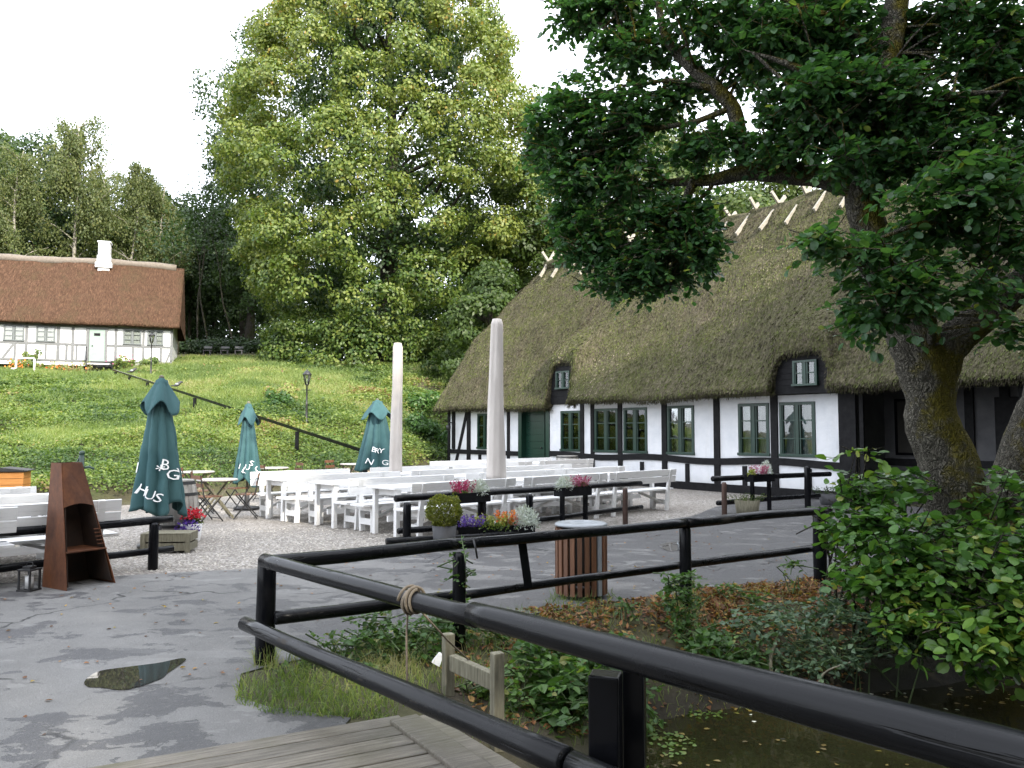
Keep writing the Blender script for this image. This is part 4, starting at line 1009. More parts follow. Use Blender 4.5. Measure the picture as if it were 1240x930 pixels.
# ------------------------------------------------------------------ parasols
def cloth_surf(Rb, zt, zb, nf, seed, zc):
    ph = np.random.default_rng(seed).uniform(0, 2 * PI, 4)
    def S(th, z):
        t = np.clip((zt - z) / (zt - zb), 0, 1)
        r = Rb * (.16 + .62 * t ** .75 + .22 * t * t)
        pl = (.5 + .5 * np.cos(nf * th + ph[0] + .7 * np.sin(2.2 * t + ph[1]))) ** .7
        r = r * (1 - (.12 + .24 * t) * (1 - pl)) * (1 + .10 * np.cos(2 * th + ph[2]))
        return np.stack([r * np.cos(th), r * np.sin(th), z], -1)
    return S
def make_parasol(name, label, loc, rz, zt, zb, Rb, nf, seed, ztop_cap, base=True):
    t = thing(name, label, 'parasol', loc, rz, 'closed green parasols')
    S = cloth_surf(Rb, zt, zb, nf, seed, 0); rs = np.random.default_rng(seed)
    n, k = 132, 36; th = np.linspace(0, 2 * PI, n, endpoint=False)
    hem = zb + (zt - zb) * (.01 + .065 * (.5 + .5 * np.cos(nf / 2 * th + rs.uniform(0, 6))) + .03 * np.cos(3 * th + 1))
    V = np.concatenate([S(th, zt - .04 - (zt - .04 - hem) * (q / (k - 1))) for q in range(k)])
    V += (fbm(V * 5, 2, seed)[:, None] - .5) * .035 * np.array([1, 1, 0])
    i = (np.arange(k - 1)[:, None] * n + np.arange(n)); j2_ = (np.arange(k - 1)[:, None] * n + (np.arange(n) + 1) % n)
    F = np.stack([i.ravel(), j2_.ravel(), (j2_ + n).ravel(), (i + n).ravel()], 1)
    o = npmesh('canopy', V, F, Mt['green_cloth'], t, smooth_=True); m = o.modifiers.new('thick', 'SOLIDIFY'); m.thickness = .004
    # the small flared top that hangs over the folded canopy
    hc = .40 * (zt - zb) / 1.75 * (1 + .22 * np.cos(4 * th + rs.uniform(0, 6)))
    V = []
    for q in range(14):
        u = q / 13; z = zt - hc * u
        r = Rb * (.05 + .60 * u ** .85) * (1 + .13 * u * np.cos(4 * th + rs.uniform(0, .01)) + .05 * u * np.cos(9 * th + 2)); V.append(np.stack([r * np.cos(th), r * np.sin(th), z + 0 * th], 1))
    V = np.concatenate(V); i = (np.arange(13)[:, None] * n + np.arange(n)); j2_ = (np.arange(13)[:, None] * n + (np.arange(n) + 1) % n)
    o = npmesh('top_vent', V, np.stack([i.ravel(), j2_.ravel(), (j2_ + n).ravel(), (i + n).ravel()], 1), Mt['green_cloth'], t, smooth_=True); m = o.modifiers.new('thick', 'SOLIDIFY'); m.thickness = .004
    b = MB(); b.tube([(0, 0, .05), (0, 0, zt - .02)], .024, 10); b.ball((0, 0, zt), .035); b.build('pole', Mt['grey_wood'], t)
    if base: b = MB(); b.lathe([(.26, 0), (.27, .05), (.06, .08), (.05, .3), (.035, .31)], 16); b.build('base', Mt['iron'], t)
    return t, S
def letters(t, S, items, rz, zt_, zb_, Rb_):
    """white letters that follow the cloth: (char, facing angle seen from the camera, z, size, tilt)"""
    b = MB()
    for ch, al, z, sz, tilt in items:
        cu = bpy.data.curves.new('letter', 'FONT'); cu.body = ch; cu.size = sz; cu.align_x = 'CENTER'; cu.resolution_u = 2
        ob = bpy.data.objects.new('letter', cu); C.objects.link(ob); bpy.context.view_layer.update()
        dg = bpy.context.evaluated_depsgraph_get(); me = bpy.data.meshes.new_from_object(ob.evaluated_get(dg))
        import bmesh
        bm = bmesh.new(); bm.from_mesh(me); bmesh.ops.triangulate(bm, faces=bm.faces[:]); bmesh.ops.subdivide_edges(bm, edges=[e for e in bm.edges if e.calc_length() > sz * .12], cuts=3, use_grid_fill=False); bmesh.ops.triangulate(bm, faces=bm.faces[:])
        v = np.array([q.co[:] for q in bm.verts]); f = [[q.index for q in p.verts] for p in bm.faces]; bm.free()
        bpy.data.objects.remove(ob); bpy.data.curves.remove(cu); bpy.data.meshes.remove(me)
        x = v[:, 0] * 1.12 * math.cos(tilt) - v[:, 1] * math.sin(tilt); y = v[:, 0] * 1.12 * math.sin(tilt) + v[:, 1] * math.cos(tilt)
        th0 = al - rz; r0 = np.linalg.norm(S(np.array([th0]), np.array([z]))[0][:2])
        th = th0 + x / max(r0, .08); P = S(th, z + y); rr = np.linalg.norm(P[:, :2], axis=1, keepdims=True)
        tt = np.clip((zt_ - (z + y)) / (zt_ - zb_), 0, 1)[:, None]; hull = Rb_ * (.16 + .62 * tt ** .75 + .22 * tt * tt); P[:, :2] *= (np.maximum(rr + .016, hull * .90 + .012)) / rr
        b.add(P, f)
    return b.build('lettering', Mt['letter'], t)
p1 = at(191, 640, 11.5); ps1, S1 = make_parasol('closed_parasol', 'large closed green parasol with white lettering in front of the barrel', (p1[0], p1[1], .01), 0, 2.41, .44, .37, 8, 3, 1.6)
F_ = -1.16    # towards the camera
letters(ps1, S1, [('H', F_ - .88, .76, .20, -.3), ('U', F_ - .42, .70, .19, -.3), ('S', F_ - .08, .66, .17, -.3), ('B', F_ + .26, 1.10, .21, -.2), ('*', F_ - .05, 1.03, .20, -.2), ('G', F_ + .68, .96, .20, -.2), ('Y', F_ + 1.15, .98, .19, -.1), ('I', F_ - 1.25, 1.06, .21, 0)], 0, 2.41, .44, .37)
p2 = at(299, 600, 17.0); ps2, S2 = make_parasol('closed_parasol', 'slim closed green parasol with lettering beside the round bistro tables', (p2[0], p2[1], .01), .6, 2.24, .50, .30, 8, 8, 1.6)
F_ = -1.25
letters(ps2, S2, [('I', F_ - .8, .86, .15, -.2), ('L', F_ - .35, .78, .17, -.4), ('U', F_ - .05, .84, .15, -.2), ('S', F_ + .3, .92, .15, -.2), ('G', F_ + .75, .80, .16, -.2)], .6, 2.24, .50, .30)
p3 = at(456, 590, 19.5); ps3, S3 = make_parasol('closed_parasol', 'wide closed green parasol behind the white tables, next to a beige covered one', (p3[0], p3[1], .01), .3, 2.40, .62, .52, 8, 12, 1.6)
F_ = -1.40
letters(ps3, S3, [('B', F_ - .25, 1.15, .17, -.2), ('R', F_ - .02, 1.12, .16, -.2), ('Y', F_ + .25, 1.12, .16, -.2), ('N', F_ - .5, .86, .19, -.3), ('G', F_ + .42, .84, .17, -.2), ('K', F_ + .85, .92, .17, -.2)], .3, 2.40, .62, .52)
def beige(px, Y, ytop, ybot, wt, wb, label, seed):
    p = at(px, 520, Y); zt = at(px, ytop, Y)[2]; zb = at(px, ybot, Y)[2]
    t = thing('covered_parasol', label, 'parasol', (p[0], p[1], .01), 0, 'parasols in beige covers')
    n = 40; th = np.linspace(0, 2 * PI, n, endpoint=False); V = []; m = 30
    for q in range(m):
        u = q / (m - 1); z = zt - (zt - zb) * u; r = (wt + (wb - wt) * u) / 2 * min(1, .74 + u * 14)
        rr = r * (1 + .10 * np.abs(np.cos(2 * th + seed + .5 * u)) - .05 + .05 * np.cos(5 * th - 2.2 * u + .6 * np.sin(9 * u)) + .03 * np.cos(9 * th + 5 * u)); V.append(np.stack([rr * np.cos(th) + .012 * math.sin(u * 4 + seed), rr * np.sin(th), z + 0 * th], 1))
    b = MB(); V = np.concatenate(V); F = []
    for q in range(m - 1):
        for j_ in range(n): F.append((q * n + j_, q * n + (j_ + 1) % n, (q + 1) * n + (j_ + 1) % n, (q + 1) * n + j_))
    b.add(V, F, sm=True); b.F.append(list(range(n))); b.m.append(0); b.s.append(False); b.col.append(.5); b.F.append([(m - 1) * n + j_ for j_ in range(n)]); b.m.append(0); b.s.append(False); b.col.append(.5)
    b.build('cover', Mt['beige_cloth'], t)
    b = MB(); b.tube([(0, 0, .04), (0, 0, zb + .05)], .045, 12); b.build('pole', Mt['white_wood'], t)
    b = MB(); b.box((0, 0, .03), (.7, .12, .05)); b.box((0, 0, .031), (.12, .7, .05)); b.build('base', Mt['white_wood'], t)
beige(480, 17.2, 416, 573, .20, .27, 'tall parasol in beige cover beside the wide green parasol', 1.0)
beige(601, 14.4, 387, 582, .20, .33, 'tall parasol in beige cover in front of the timbered house gable', 2.4)

# ------------------------------------------------------------------ bistro tables and folding chairs by the hill
def make_bistro(label):
    t = thing('bistro_table', label, 'table')
    b = MB(); b.lathe([(.36, .70), (.375, .71), (.375, .728), (.36, .735), (.001, .736)], 28); b.build('tabletop', Mt['table_wood'], t)
    for s in (-1, 1):
        b = MB()
        for y in (-.2, .2): b.beam((s * .28, y + .015 * s, 0), (-s * .24, y + .015 * s, .70), .035, .025, (0, 1, 0))
        b.beam((s * .26, -.21, .05), (s * .26, .21, .05), .03, .025); b.build('leg', Mt['grey_wood'], t)
    return t
bt = None
for px, py, Y, lab in ((263, 580, 15.3, 'round pale table nearest the slim green parasol'), (239, 571, 18.2, 'round pale table behind another round table, left of the slim parasol'),
                       (331, 566, 20.2, 'round pale table between the slim parasol and the white benches'), (428, 562, 22.5, 'round pale table half hidden behind the wide green parasol')):
    p = at(px, py, Y); loc = (p[0], p[1], .012)
    if bt is None: bt = make_bistro(lab); bt.location = loc; bt['group'] = 'round bistro tables'; bt.rotation_euler = (0, 0, .5)
    else: dup(bt, loc, random.uniform(0, 2), lab, 'round bistro tables')
def make_fold(label):
    t = thing('folding_chair', label, 'chair')
    b = MB()
    for k in range(4): b.box((0, -.15 + .10 * k, .45), (.40, .075, .016))
    b.build('seat', Mt['slat'], t)
    for s in (-1, 1):
        b = MB(); b.beam((s * .20, -.20, .0), (s * .20, .17, .46), .022, .012, (1, 0, 0)); b.beam((s * .20, .17, .46), (s * .20, .24, .84), .022, .012, (1, 0, 0)); b.build('back_leg', Mt['iron'], t)
        b = MB(); b.beam((s * .18, .22, .0), (s * .18, -.17, .45), .022, .012, (1, 0, 0)); b.build('front_leg', Mt['iron'], t)
    b = MB()
    for z in (.66, .80): b.box((0, .20 + (z - .66) * .2, z), (.42, .016, .07))
    b.build('backrest', Mt['slat'], t)
    b = MB(); b.beam((-.2, -.17, .05), (.2, -.17, .05), .016, .012); b.beam((-.18, .19, .05), (.18, .19, .05), .016, .012); b.build('stretcher', Mt['iron'], t)
    return t
fc = None
for px, Y, rz, lab in ((252, 14.75, 2.4, 'black folding chair before the nearest round table, turned to the barrel'), (298, 15.3, -1.3, 'black folding chair standing under the slim green parasol'),
                       (286, 16.9, -.6, 'black folding chair between the two round tables, near the slim parasol'), (226, 17.5, 1.4, 'black folding chair behind the barrel by the round table'),
                       (247, 16.2, 1.9, 'black folding chair pushed in between two round tables'), (352, 20.4, -.9, 'folding chair beside the round table by the white bench ends'), (322, 19.2, 2.6, 'folding chair in front of the round table beyond the slim parasol'),
                       (407, 22.3, 1.2, 'folding chair at the round table near the stone edging')):
    p = at(px, 580, Y); loc = (p[0], p[1], .012)
    if fc is None: fc = make_fold(lab); fc.location = loc; fc.rotation_euler = (0, 0, rz); fc['group'] = 'folding bistro chairs'
    else: dup(fc, loc, rz, lab, 'folding bistro chairs')

# ------------------------------------------------------------------ barrels, crate, box, pump
def make_barrel(label, loc, h=.88, r=.30, rz=0):
    t = thing('oak_barrel', label, 'barrel', loc, rz); n = 22
    b = MB()
    for k in range(n):
        V = []; a0 = 2 * PI * k / n; a1 = 2 * PI * (k + .94) / n
        for q in range(9):
            u = q / 8; rr = r * (.80 + .20 * math.sin(PI * u)); V += [(rr * math.cos(a0), rr * math.sin(a0), h * u), (rr * math.cos(a1), rr * math.sin(a1), h * u)]
        b.add(V, [(2 * q, 2 * q + 1, 2 * q + 3, 2 * q + 2) for q in range(8)], col=random.random())
    b.lathe([(r * .78, .0), (r * .965, h / 2), (r * .78, h)], n, col=.3); b.build('staves', Mt['barrel'], t)
    for u in (.04, .22, .74, .93):
        b = MB(); rr = r * (.80 + .20 * math.sin(PI * u)) + .006; r2 = r * (.80 + .20 * math.sin(PI * (u + .05))) + .006
        b.lathe([(rr, h * u), (r2, h * (u + .05))], n, closed=True); b.build('hoop', Mt['iron'], t)
    b = MB(); b.lathe([(r * .74, h - .03), (.001, h - .028)], n); b.build('lid', Mt['barrel'], t)
    return t
p = at(213, 600, 12.3); make_barrel('grey oak barrel standing behind the large green parasol', (p[0], p[1], .012), .90, .33)
p = at(687, 560, 25.6); make_barrel('weathered barrel beside the green door of the timbered house', (p[0], p[1], .012), .86, .42)
p = at(206, 645, 11.1); ct = thing('plank_crate', 'low grey plank crate between the barrel and the black post', 'crate', (p[0], p[1], .012), .1)
b = MB()
for z in (.08, .20):
    for y in (-.18, .18): b.box((0, y, z), (.62, .02, .10))
    for x in (-.31, .31): b.box((x, 0, z), (.02, .35, .10))
b.box((0, 0, .252), (.64, .38, .02)); b.build('planks', Mt['grey_wood'], ct)
for x in (-.29, .29): b = MB(); b.box((x, -.2, .13), (.06, .02, .25)); b.build('batten', Mt['grey_wood'], ct)
p = at(6, 583, 16.6); z0 = gh(p[0], p[1]); ob = thing('orange_hive', 'orange plank box with dark pitched lid at the foot of the hill', 'box', (p[0], p[1], z0), .3)
b = MB()
for k in range(6): b.box((0, 0, .1 + .13 * k), (.80, .55, .122))
b.build('body', Mt['orange_wood'], ob)
b = MB(); b.prism([(-.47, .83), (.47, .83), (.47, .85), (0, .91), (-.47, .85)], -.33, .33); b.build('lid', Mt['iron'], ob)
p = at(98, 590, 15.5); z0 = gh(p[0], p[1]); pu = thing('water_pump', 'thin green iron pump post with side handle behind the fire tower', 'pump', (p[0], p[1], max(0, z0)), 0)
zt = at(98, 549, 15.5)[2] - max(0, z0)
b = MB(); b.tube([(0, 0, 0), (0, 0, zt)], .045, 10); b.ball((0, 0, zt), .055); b.build('body', Mt['green_paint'], pu)
b = MB(); b.tube([(0, 0, zt - .28), (.16, 0, zt - .26), (.24, 0, zt - .30)], .025, 8); b.build('spout', Mt['green_paint'], pu)
b = MB(); b.tube([(-.02, 0, zt - .02), (-.10, 0, zt - .2), (-.10, 0, zt - .55)], .016, 6); b.build('handle', Mt['green_paint'], pu)
# white tube frame on the hill
p = at(31, 440, 45); z0 = gh(p[0], p[1]); wf = thing('white_tube_frame', 'small white tube frame standing in the grass below the cottage', 'frame', (p[0], p[1], z0), .1)
b = MB(); b.tube([(-.75, 0, .30), (-.55, 0, .30), (-.50, 0, .35), (-.50, 0, .85), (-.45, 0, .90), (.42, 0, .90), (.47, 0, .85), (.47, 0, -.1)], .055, 8); b.build('tube', Mt['white_wood'], wf)

# ------------------------------------------------------------------ stair rail on the hill, lamps, birds
h0, h1 = at(137, 448, 44), at(452, 550, 22)
hr = thing('hill_handrail', 'long black handrail running down the grassy hill from the cottage steps', 'handrail', (0, 0, 0))
b = MB(); b.beam(h0, h1, .07, .085); b.build('rail', Mt['black_wood'], hr)
for f in (.02, .12, .235, .36, .48, .60, .72, .83, .985):
    q = h0 + (h1 - h0) * f; g_ = gh(q[0], q[1]); b = MB(); b.box((q[0], q[1], (q[2] + min(g_, q[2] - .3) - .1) / 2 - .06), (.11, .11, max(.3, q[2] - g_ + .1))); b.build('post', Mt['black_wood'], hr)
def lamp(px, ytop, Y, label, h=None):
    p = at(px, ytop, Y); z0 = gh(p[0], p[1]); h = p[2] - z0
    t = thing('lantern_post', label, 'street lamp', (p[0], p[1], z0), .3, 'lantern posts on the hill')
    b = MB(); b.lathe([(.07, -.1), (.07, .3), (.045, .36), (.04, .9), (.05, .93), (.035, .96), (.028, h - .62), (.05, h - .60)], 10); b.tube([(-.18, 0, h - .78), (.18, 0, h - .78)], .014, 6); b.build('post', Mt['iron'], t)
    b = MB(); b.lathe([(.06, h - .56), (.13, h - .22)], 6, closed=True); b.build('glass', Mt['glass'], t)
    b = MB()
    for k in range(6):
        a_ = k * PI / 3; b.tube([(.065 * math.cos(a_), .065 * math.sin(a_), h - .58), (.14 * math.cos(a_), .14 * math.sin(a_), h - .2)], .012, 5)
    b.lathe([(.07, h - .60), (.07, h - .56)], 6); b.lathe([(.17, h - .22), (.17, h - .19), (.07, h - .07), (.03, h - .05), (.015, h)], 6); b.build('lantern_frame', Mt['iron'], t)
lamp(372, 447, 30, 'black lantern post on the grassy slope above the wide green parasol'); lamp(184, 402, 44.5, 'black lantern post in front of the cottage windows')
for px, py, lab in ((213.5, 465, 'dark bird with pale back perched lower on the hill handrail'), (158.5, 452, 'small dark bird perched high on the hill handrail')):
    # put it on the rail where that column meets it
    fs = np.linspace(0, 1, 4000); L_ = h0 + (h1 - h0) * fs[:, None]; k = np.argmin(abs(L_[:, 0] / L_[:, 1] - (px - 620) / FPX)); q = L_[k] + np.array([0, 0, .055])
    bd = thing('bird', lab, 'bird', q, .4); b = MB(); sc_ = 1.5
    pts = np.array([(-.17, 0, .10), (-.08, 0, .105), (-.03, 0, .12), (.03, 0, .15), (.075, 0, .19), (.10, 0, .215), (.135, 0, .215), (.165, 0, .205)]) * sc_
    b.tube(pts, np.array([.012, .022, .05, .058, .045, .036, .026, .004]) * sc_, 10); b.tube([(.02, .02, .11), (.02, .02, 0)], .006, 4); b.tube([(.02, -.02, .11), (.02, -.02, 0)], .006, 4)
    b.build('body', Mt['bird'], bd); b = MB(); b.ball((-.0 * sc_, -.045 * sc_, .15 * sc_), (.055 * sc_, .02 * sc_, .035 * sc_), 8); b.build('wing', Mt['grey_metal'], bd)

# low stone edging at the foot of the hill
def stonewall(px0, px1, Y0_, Y1_, label, seed):
    rs = np.random.default_rng(seed); a_ = at(px0, 580, Y0_)[:2]; c_ = at(px1, 575, Y1_)[:2]; t = thing('stone_edging', label, 'stone wall', (a_[0], a_[1], 0)); b = MB()
    L_ = np.linalg.norm(c_ - a_); d_ = (c_ - a_) / L_
    for row in range(3):
        x = 0
        while x < L_:
            w_ = rs.uniform(.25, .5); q = d_ * (x + w_ / 2); ang = math.atan2(d_[1], d_[0])
            R = np.array([[math.cos(ang), -math.sin(ang), 0], [math.sin(ang), math.cos(ang), 0], [0, 0, 1]])
            b.box((q[0], q[1] + .05 * row, .09 + row * .17), (w_ * .95, .32, .155), R @ np.array(Matrix.Rotation(rs.normal() * .06, 3, 'Y')), tap=.88); x += w_
    b.build('stones', Mt['stone'], t, bevel=.03)
stonewall(322, 352, 22.3, 23.6, 'low brown stone wall between the slim parasol and white benches', 1); stonewall(402, 446, 25.2, 26.8, 'low brown stone wall behind the wide green parasol', 2)

# wooden frame, stump, scrap at the water
hb = at(543, 850, 4.95); fr_ = thing('mooring_frame', 'grey wooden frame of two posts and a crossbar at the bank', 'frame', (0, 0, 0))
def sq(px, yt, Y, w_, nm='post'):
    p_ = at(px, yt, Y); b = MB(); b.box((p_[0], p_[1], (p_[2] - 1.1) / 2), (w_, w_ * .9, p_[2] + 1.1), np.array(Matrix.Rotation(.5, 3, 'Z'))); b.build(nm, Mt['grey_wood'], fr_, bevel=.006); return p_
P_ = sq(543, 767, 5.25, .068); Q_ = sq(602, 790, 4.75, .068)
b = MB(); b.beam(at(548, 802, 5.20), at(600, 826, 4.78), .05, .10); b.build('crossbar', Mt['grey_wood'], fr_, bevel=.006)
p = at(541, 828, 5.5); sp = thing('tree_stump', 'old sawn tree stump behind the grey wooden frame', 'stump', (p[0], p[1], -.55))
b = MB(); b.tube([(0, 0, -.2), (0, 0, .1), (.01, 0, p[2] + .53), (.01, 0, p[2] + .55)], [.24, .20, .175, .165], 18, wob=.05); b.build('trunk', Mt['bark_dark'], sp); b = MB(); b.lathe([(.155, p[2] + .551), (.001, p[2] + .556)], 18, (.01, 0, 0)); b.build('cut_face', Mt['grey_wood'], sp)
p = at(531, 801, 5.55); b = MB(); b.box((0, 0, .03), (.10, .10, .12), np.array(Matrix.Rotation(.5, 3, 'Y')), tap=.6); b.prism([(-.05, .0), (.06, .02), (.02, .1)], -.02, .02); o = b.build('plastic_carton', Mt['white_wood'], None, p); o.scale = (.6, .6, .6); tag(o, 'crumpled white carton lying in the weeds beside the stump', 'litter')

# ------------------------------------------------------------------ flower boxes and pots
def tuft(lb, c, r, h, n, kind, rnd0=0):
    """plants in pots: spikes / cushion / leafy"""
    c = np.asarray(c, float)
    if kind == 'spike':
        for k in range(n):
            a_ = RN.uniform(0, 2 * PI); rr = RN.random() ** .5 * r; base_ = c + np.array([rr * math.cos(a_) * 1.0, rr * math.sin(a_) * .6, 0]); tip = base_ + np.array([rr * math.cos(a_) * .5, rr * .4 * math.sin(a_), h * RN.uniform(.7, 1.1)])
            m = 14; t_ = np.linspace(.25, 1, m)[:, None]; P = base_ + (tip - base_) * t_
            lb.quads(P, rdir(m) + np.array([0, 0, .6]), rdir(m), h * .17, h * .09, RN.random(m))
    elif kind == 'cushion':
        d = rdir(n); d[:, 2] = abs(d[:, 2]); P = c + d * np.array([r, r * .7, h]) * (RN.random((n, 1)) ** .4)
        lb.quads(P, d + RN.normal(size=(n, 3)) * .6, rdir(n), .05, .010, RN.random(n))
    else:
        d = rdir(n); d[:, 2] = abs(d[:, 2]); P = c + d * np.array([r, r * .7, h]) * (RN.random((n, 1)) ** .5)
        lb.leaves(P, d + RN.normal(size=(n, 3)) * .5, d + RN.normal(size=(n, 3)) * .4, .04, .03, RN.random(n), rounded=True)
def flower_box(label, px, py, Y, L, rz, plants, legs=0, bh=.15, loc=None):
    p = at(px, py, Y) if loc is None else np.array(loc); t = thing('flower_box', label, 'planter', (p[0], p[1], p[2]), rz, 'flower boxes')
    b = MB(); b.box((0, -.11, bh / 2), (L, .018, bh)); b.box((0, .11, bh / 2), (L, .018, bh)); b.box((-L / 2, 0, bh / 2), (.018, .20, bh)); b.box((L / 2, 0, bh / 2), (.018, .20, bh)); b.box((0, 0, bh * .4), (L - .02, .20, bh * .7))
    b.build('trough', Mt['black_wood'], t)
    for s in ((-1, 1) if legs else ()):
        b = MB(); b.beam((s * (L / 2 - .06), -.02, 0.0), (s * (L / 2 - .06), -.02, -legs), .075, .05, (1, 0, 0)); b.build('bracket', Mt['black_wood'], t, bevel=.004)
    for nm, mt, x, r, h, n, kind in plants:
        lb = LB(); tuft(lb, (x, 0, bh * .75), r, h, n, kind); lb.build(nm, Mt[mt], t)
    return t
fdir = math.atan2(*(nrmz(pz(776, 585, .68) - pz(479, 604, .68))[[1, 0]]))
flower_box('black flower box with crimson heather and a silver cushion on the log fence', 569, 608, 12.25, .62, fdir, [('heather', 'heather', -.14, .16, .20, 46, 'spike'), ('silver_bush', 'silver', .16, .19, .22, 1100, 'cushion'), ('green_leaves', 'leaf_mid', -.2, .14, .08, 120, 'leaf')], .5)
flower_box('black flower box with silver cushion and purple heather, on two boards of the fence', 694, 600, 13.5, .66, fdir, [('heather', 'heather_pink', .12, .18, .19, 46, 'spike'), ('silver_bush', 'silver', -.2, .17, .21, 1000, 'cushion'), ('green_leaves', 'leaf_mid', .2, .12, .1, 120, 'leaf')], .55)
flower_box('flower box with pink and white flowers by the timbered house wall', 920, 583, 16.3, .64, .6, [('heather', 'heather_pink', -.02, .17, .20, 44, 'spike'), ('silver_bush', 'silver', .2, .14, .30, 800, 'cushion'), ('trailing_leaves', 'lime', -.24, .08, .16, 160, 'leaf')], .6)
# the long box on the ground with four plants
p = on(600, 657, .01); flower_box('long black trough on the asphalt with violet, lime, orange and silver plants', 0, 0, 0, 1.15, fdir - .45, [
    ('violet_flowers', 'violet', -.36, .17, .20, 40, 'spike'), ('lime_heather', 'lime', -.06, .22, .20, 60, 'spike'), ('orange_flowers', 'orange', .16, .12, .24, 26, 'spike'), ('red_flowers', 'red', .26, .07, .18, 16, 'spike'), ('silver_bush', 'silver', .44, .24, .34, 1700, 'cushion'), ('green_leaves', 'leaf_mid', 0, .42, .12, 350, 'leaf')], 0, .24, (p[0], p[1] + .1, .012))
def pot(label, loc, r, h, mat, plants, name='potted_plant', tub=False):
    t = thing(name, label, 'plant pot', loc); b = MB()
    b.lathe([(r * .82, 0), (r * .84, .01), (r, h), (r * .93, h), (r * .90, h * .8)], 22, m=0, closed=True); b.lathe([(r * .9, h * .86), (.001, h * .88)], 22); b.lathe([(r * .82, .004), (.001, .004)], 22); b.build('pot', Mt[mat], t)
    for nm, mt, fn in plants:
        lb = LB(); fn(lb); lb.build(nm, Mt[mt], t)
    return t
def boxball(lb):
    n = 3600; d = rdir(n); P = np.array([0, 0, .50]) + d * .235 * (.55 + .45 * RN.random((n, 1)) ** .35) * (1 + (fbm(d * 3.2, 2, 71)[:, None] - .5) * .5)
    lb.leaves(P, d + RN.normal(size=(n, 3)) * .6, d + RN.normal(size=(n, 3)) * .4, .030, .020, np.clip(.15 + .35 * RN.random(n) + .5 * fbm(d * 4, 2, 72) , 0, 1), rounded=True)
p = on(538, 663, .01); pot('clipped round boxwood ball in a dark grey pot beside the long trough', (p[0], p[1], .012), .175, .31, 'terracotta_pot', [('boxwood_ball', 'box_leaf', boxball)])
def herb(col, r, h, n): return lambda lb: tuft(lb, (0, 0, .2), r, h, n, 'leaf')
p = on(905, 622, .01); pot('grey pot of low green heather at the foot of the short log fence', (p[0], p[1], .012), .25, .27, 'grey_wood', [('low_plant', 'leaf_mid', lambda lb: tuft(lb, (0, 0, .22), .30, .16, 40, 'spike'))])
p = on(1008, 611, .01); pot('dark pot of low green plant below the black corner post of the house', (p[0], p[1], .012), .30, .24, 'terracotta_pot', [('low_plant', 'leaf_dark', lambda lb: tuft(lb, (0, 0, .2), .32, .18, 40, 'spike'))])
def redp(lb): tuft(lb, (0, 0, .34), .20, .15, 260, 'leaf')
p = on(231, 655, .01); pot('white pot with red and violet flowers beside the plank crate', (p[0], p[1], .012), .16, .26, 'white_wood', [('red_flowers', 'red', redp), ('violet_flowers', 'violet', lambda lb: tuft(lb, (-.02, -.10, .16), .20, .16, 260, 'leaf')), ('green_leaves', 'leaf_mid', lambda lb: tuft(lb, (0, 0, .22), .17, .13, 160, 'leaf'))])
# ------------------------------------------------------------------ trees
def clump_crown(lb, clumps, per, ls, flat=.72, tone=None, droop=.5, dens=1.0):
    """clumps: (x,y,z,r,ox,oy,oz) ; leaves sit on the outer shell of each clump"""
    for c in clumps:
        ctr = np.array(c[:3]); r = c[3]; o = nrmz(np.array(c[4:7]) + np.array([0, 0, .45]))
        n = int(per * r * r * dens); u = rdir(n * 2); u = u[(u @ o) > -.35 - .5 * RN.random(len(u))][:n]; n = len(u)
        rr = r * (.55 + .5 * RN.random((n, 1)) ** .5) * (1 + (fbm(u * 2.4 + ctr, 2, 81)[:, None] - .5) * .9)
        P = ctr + u * rr * np.array([1, 1, flat])
        nr = nrmz(u + o * .35 + RN.normal(size=(n, 3)) * .38); d = nrmz(RN.normal(size=(n, 3)) + u * .5 + np.array([0, 0, -droop]))
        d = nrmz(d - nr * np.sum(d * nr, 1, keepdims=True) * .8)
        tn = (tone(ctr) if tone else .45) + RN.normal() * .09
        lb.quads(P, d, nr, ls * RN.uniform(.7, 1.3, n), ls * .72 * RN.uniform(.7, 1.3, n), tn + RN.normal(size=n) * .16)
def branchy(b, base, H, r0, crown, nl, seed, lean=(0, 0), m=0):
    rs = np.random.default_rng(seed); k = 9; zs = np.linspace(0, H * .93, k)
    P = np.stack([base[0] + lean[0] * zs / H + .25 * np.sin(zs * .25 + seed), base[1] + lean[1] * zs / H + .2 * np.cos(zs * .3 + seed), base[2] + zs], 1)
    R = r0 * (1 - .9 * zs / H); R[0] *= 1.5; b.tube(P, R, 9, m, wob=.05)
    for q in range(nl):
        t = rs.uniform(.18, .85); c0 = np.array([np.interp(t * H, zs, P[:, i]) for i in range(3)]); a = rs.uniform(0, 2 * PI); L = crown(t) * rs.uniform(.6, .9)
        e = c0 + np.array([math.cos(a) * L, math.sin(a) * L, L * rs.uniform(.25, .7)]); mid = (c0 + e) / 2 + rs.normal(size=3) * L * .07
        b.tube([c0, mid, e], [r0 * .34 * (1 - t * .6), r0 * .2 * (1 - t * .6), .02], 5, m, caps=False)
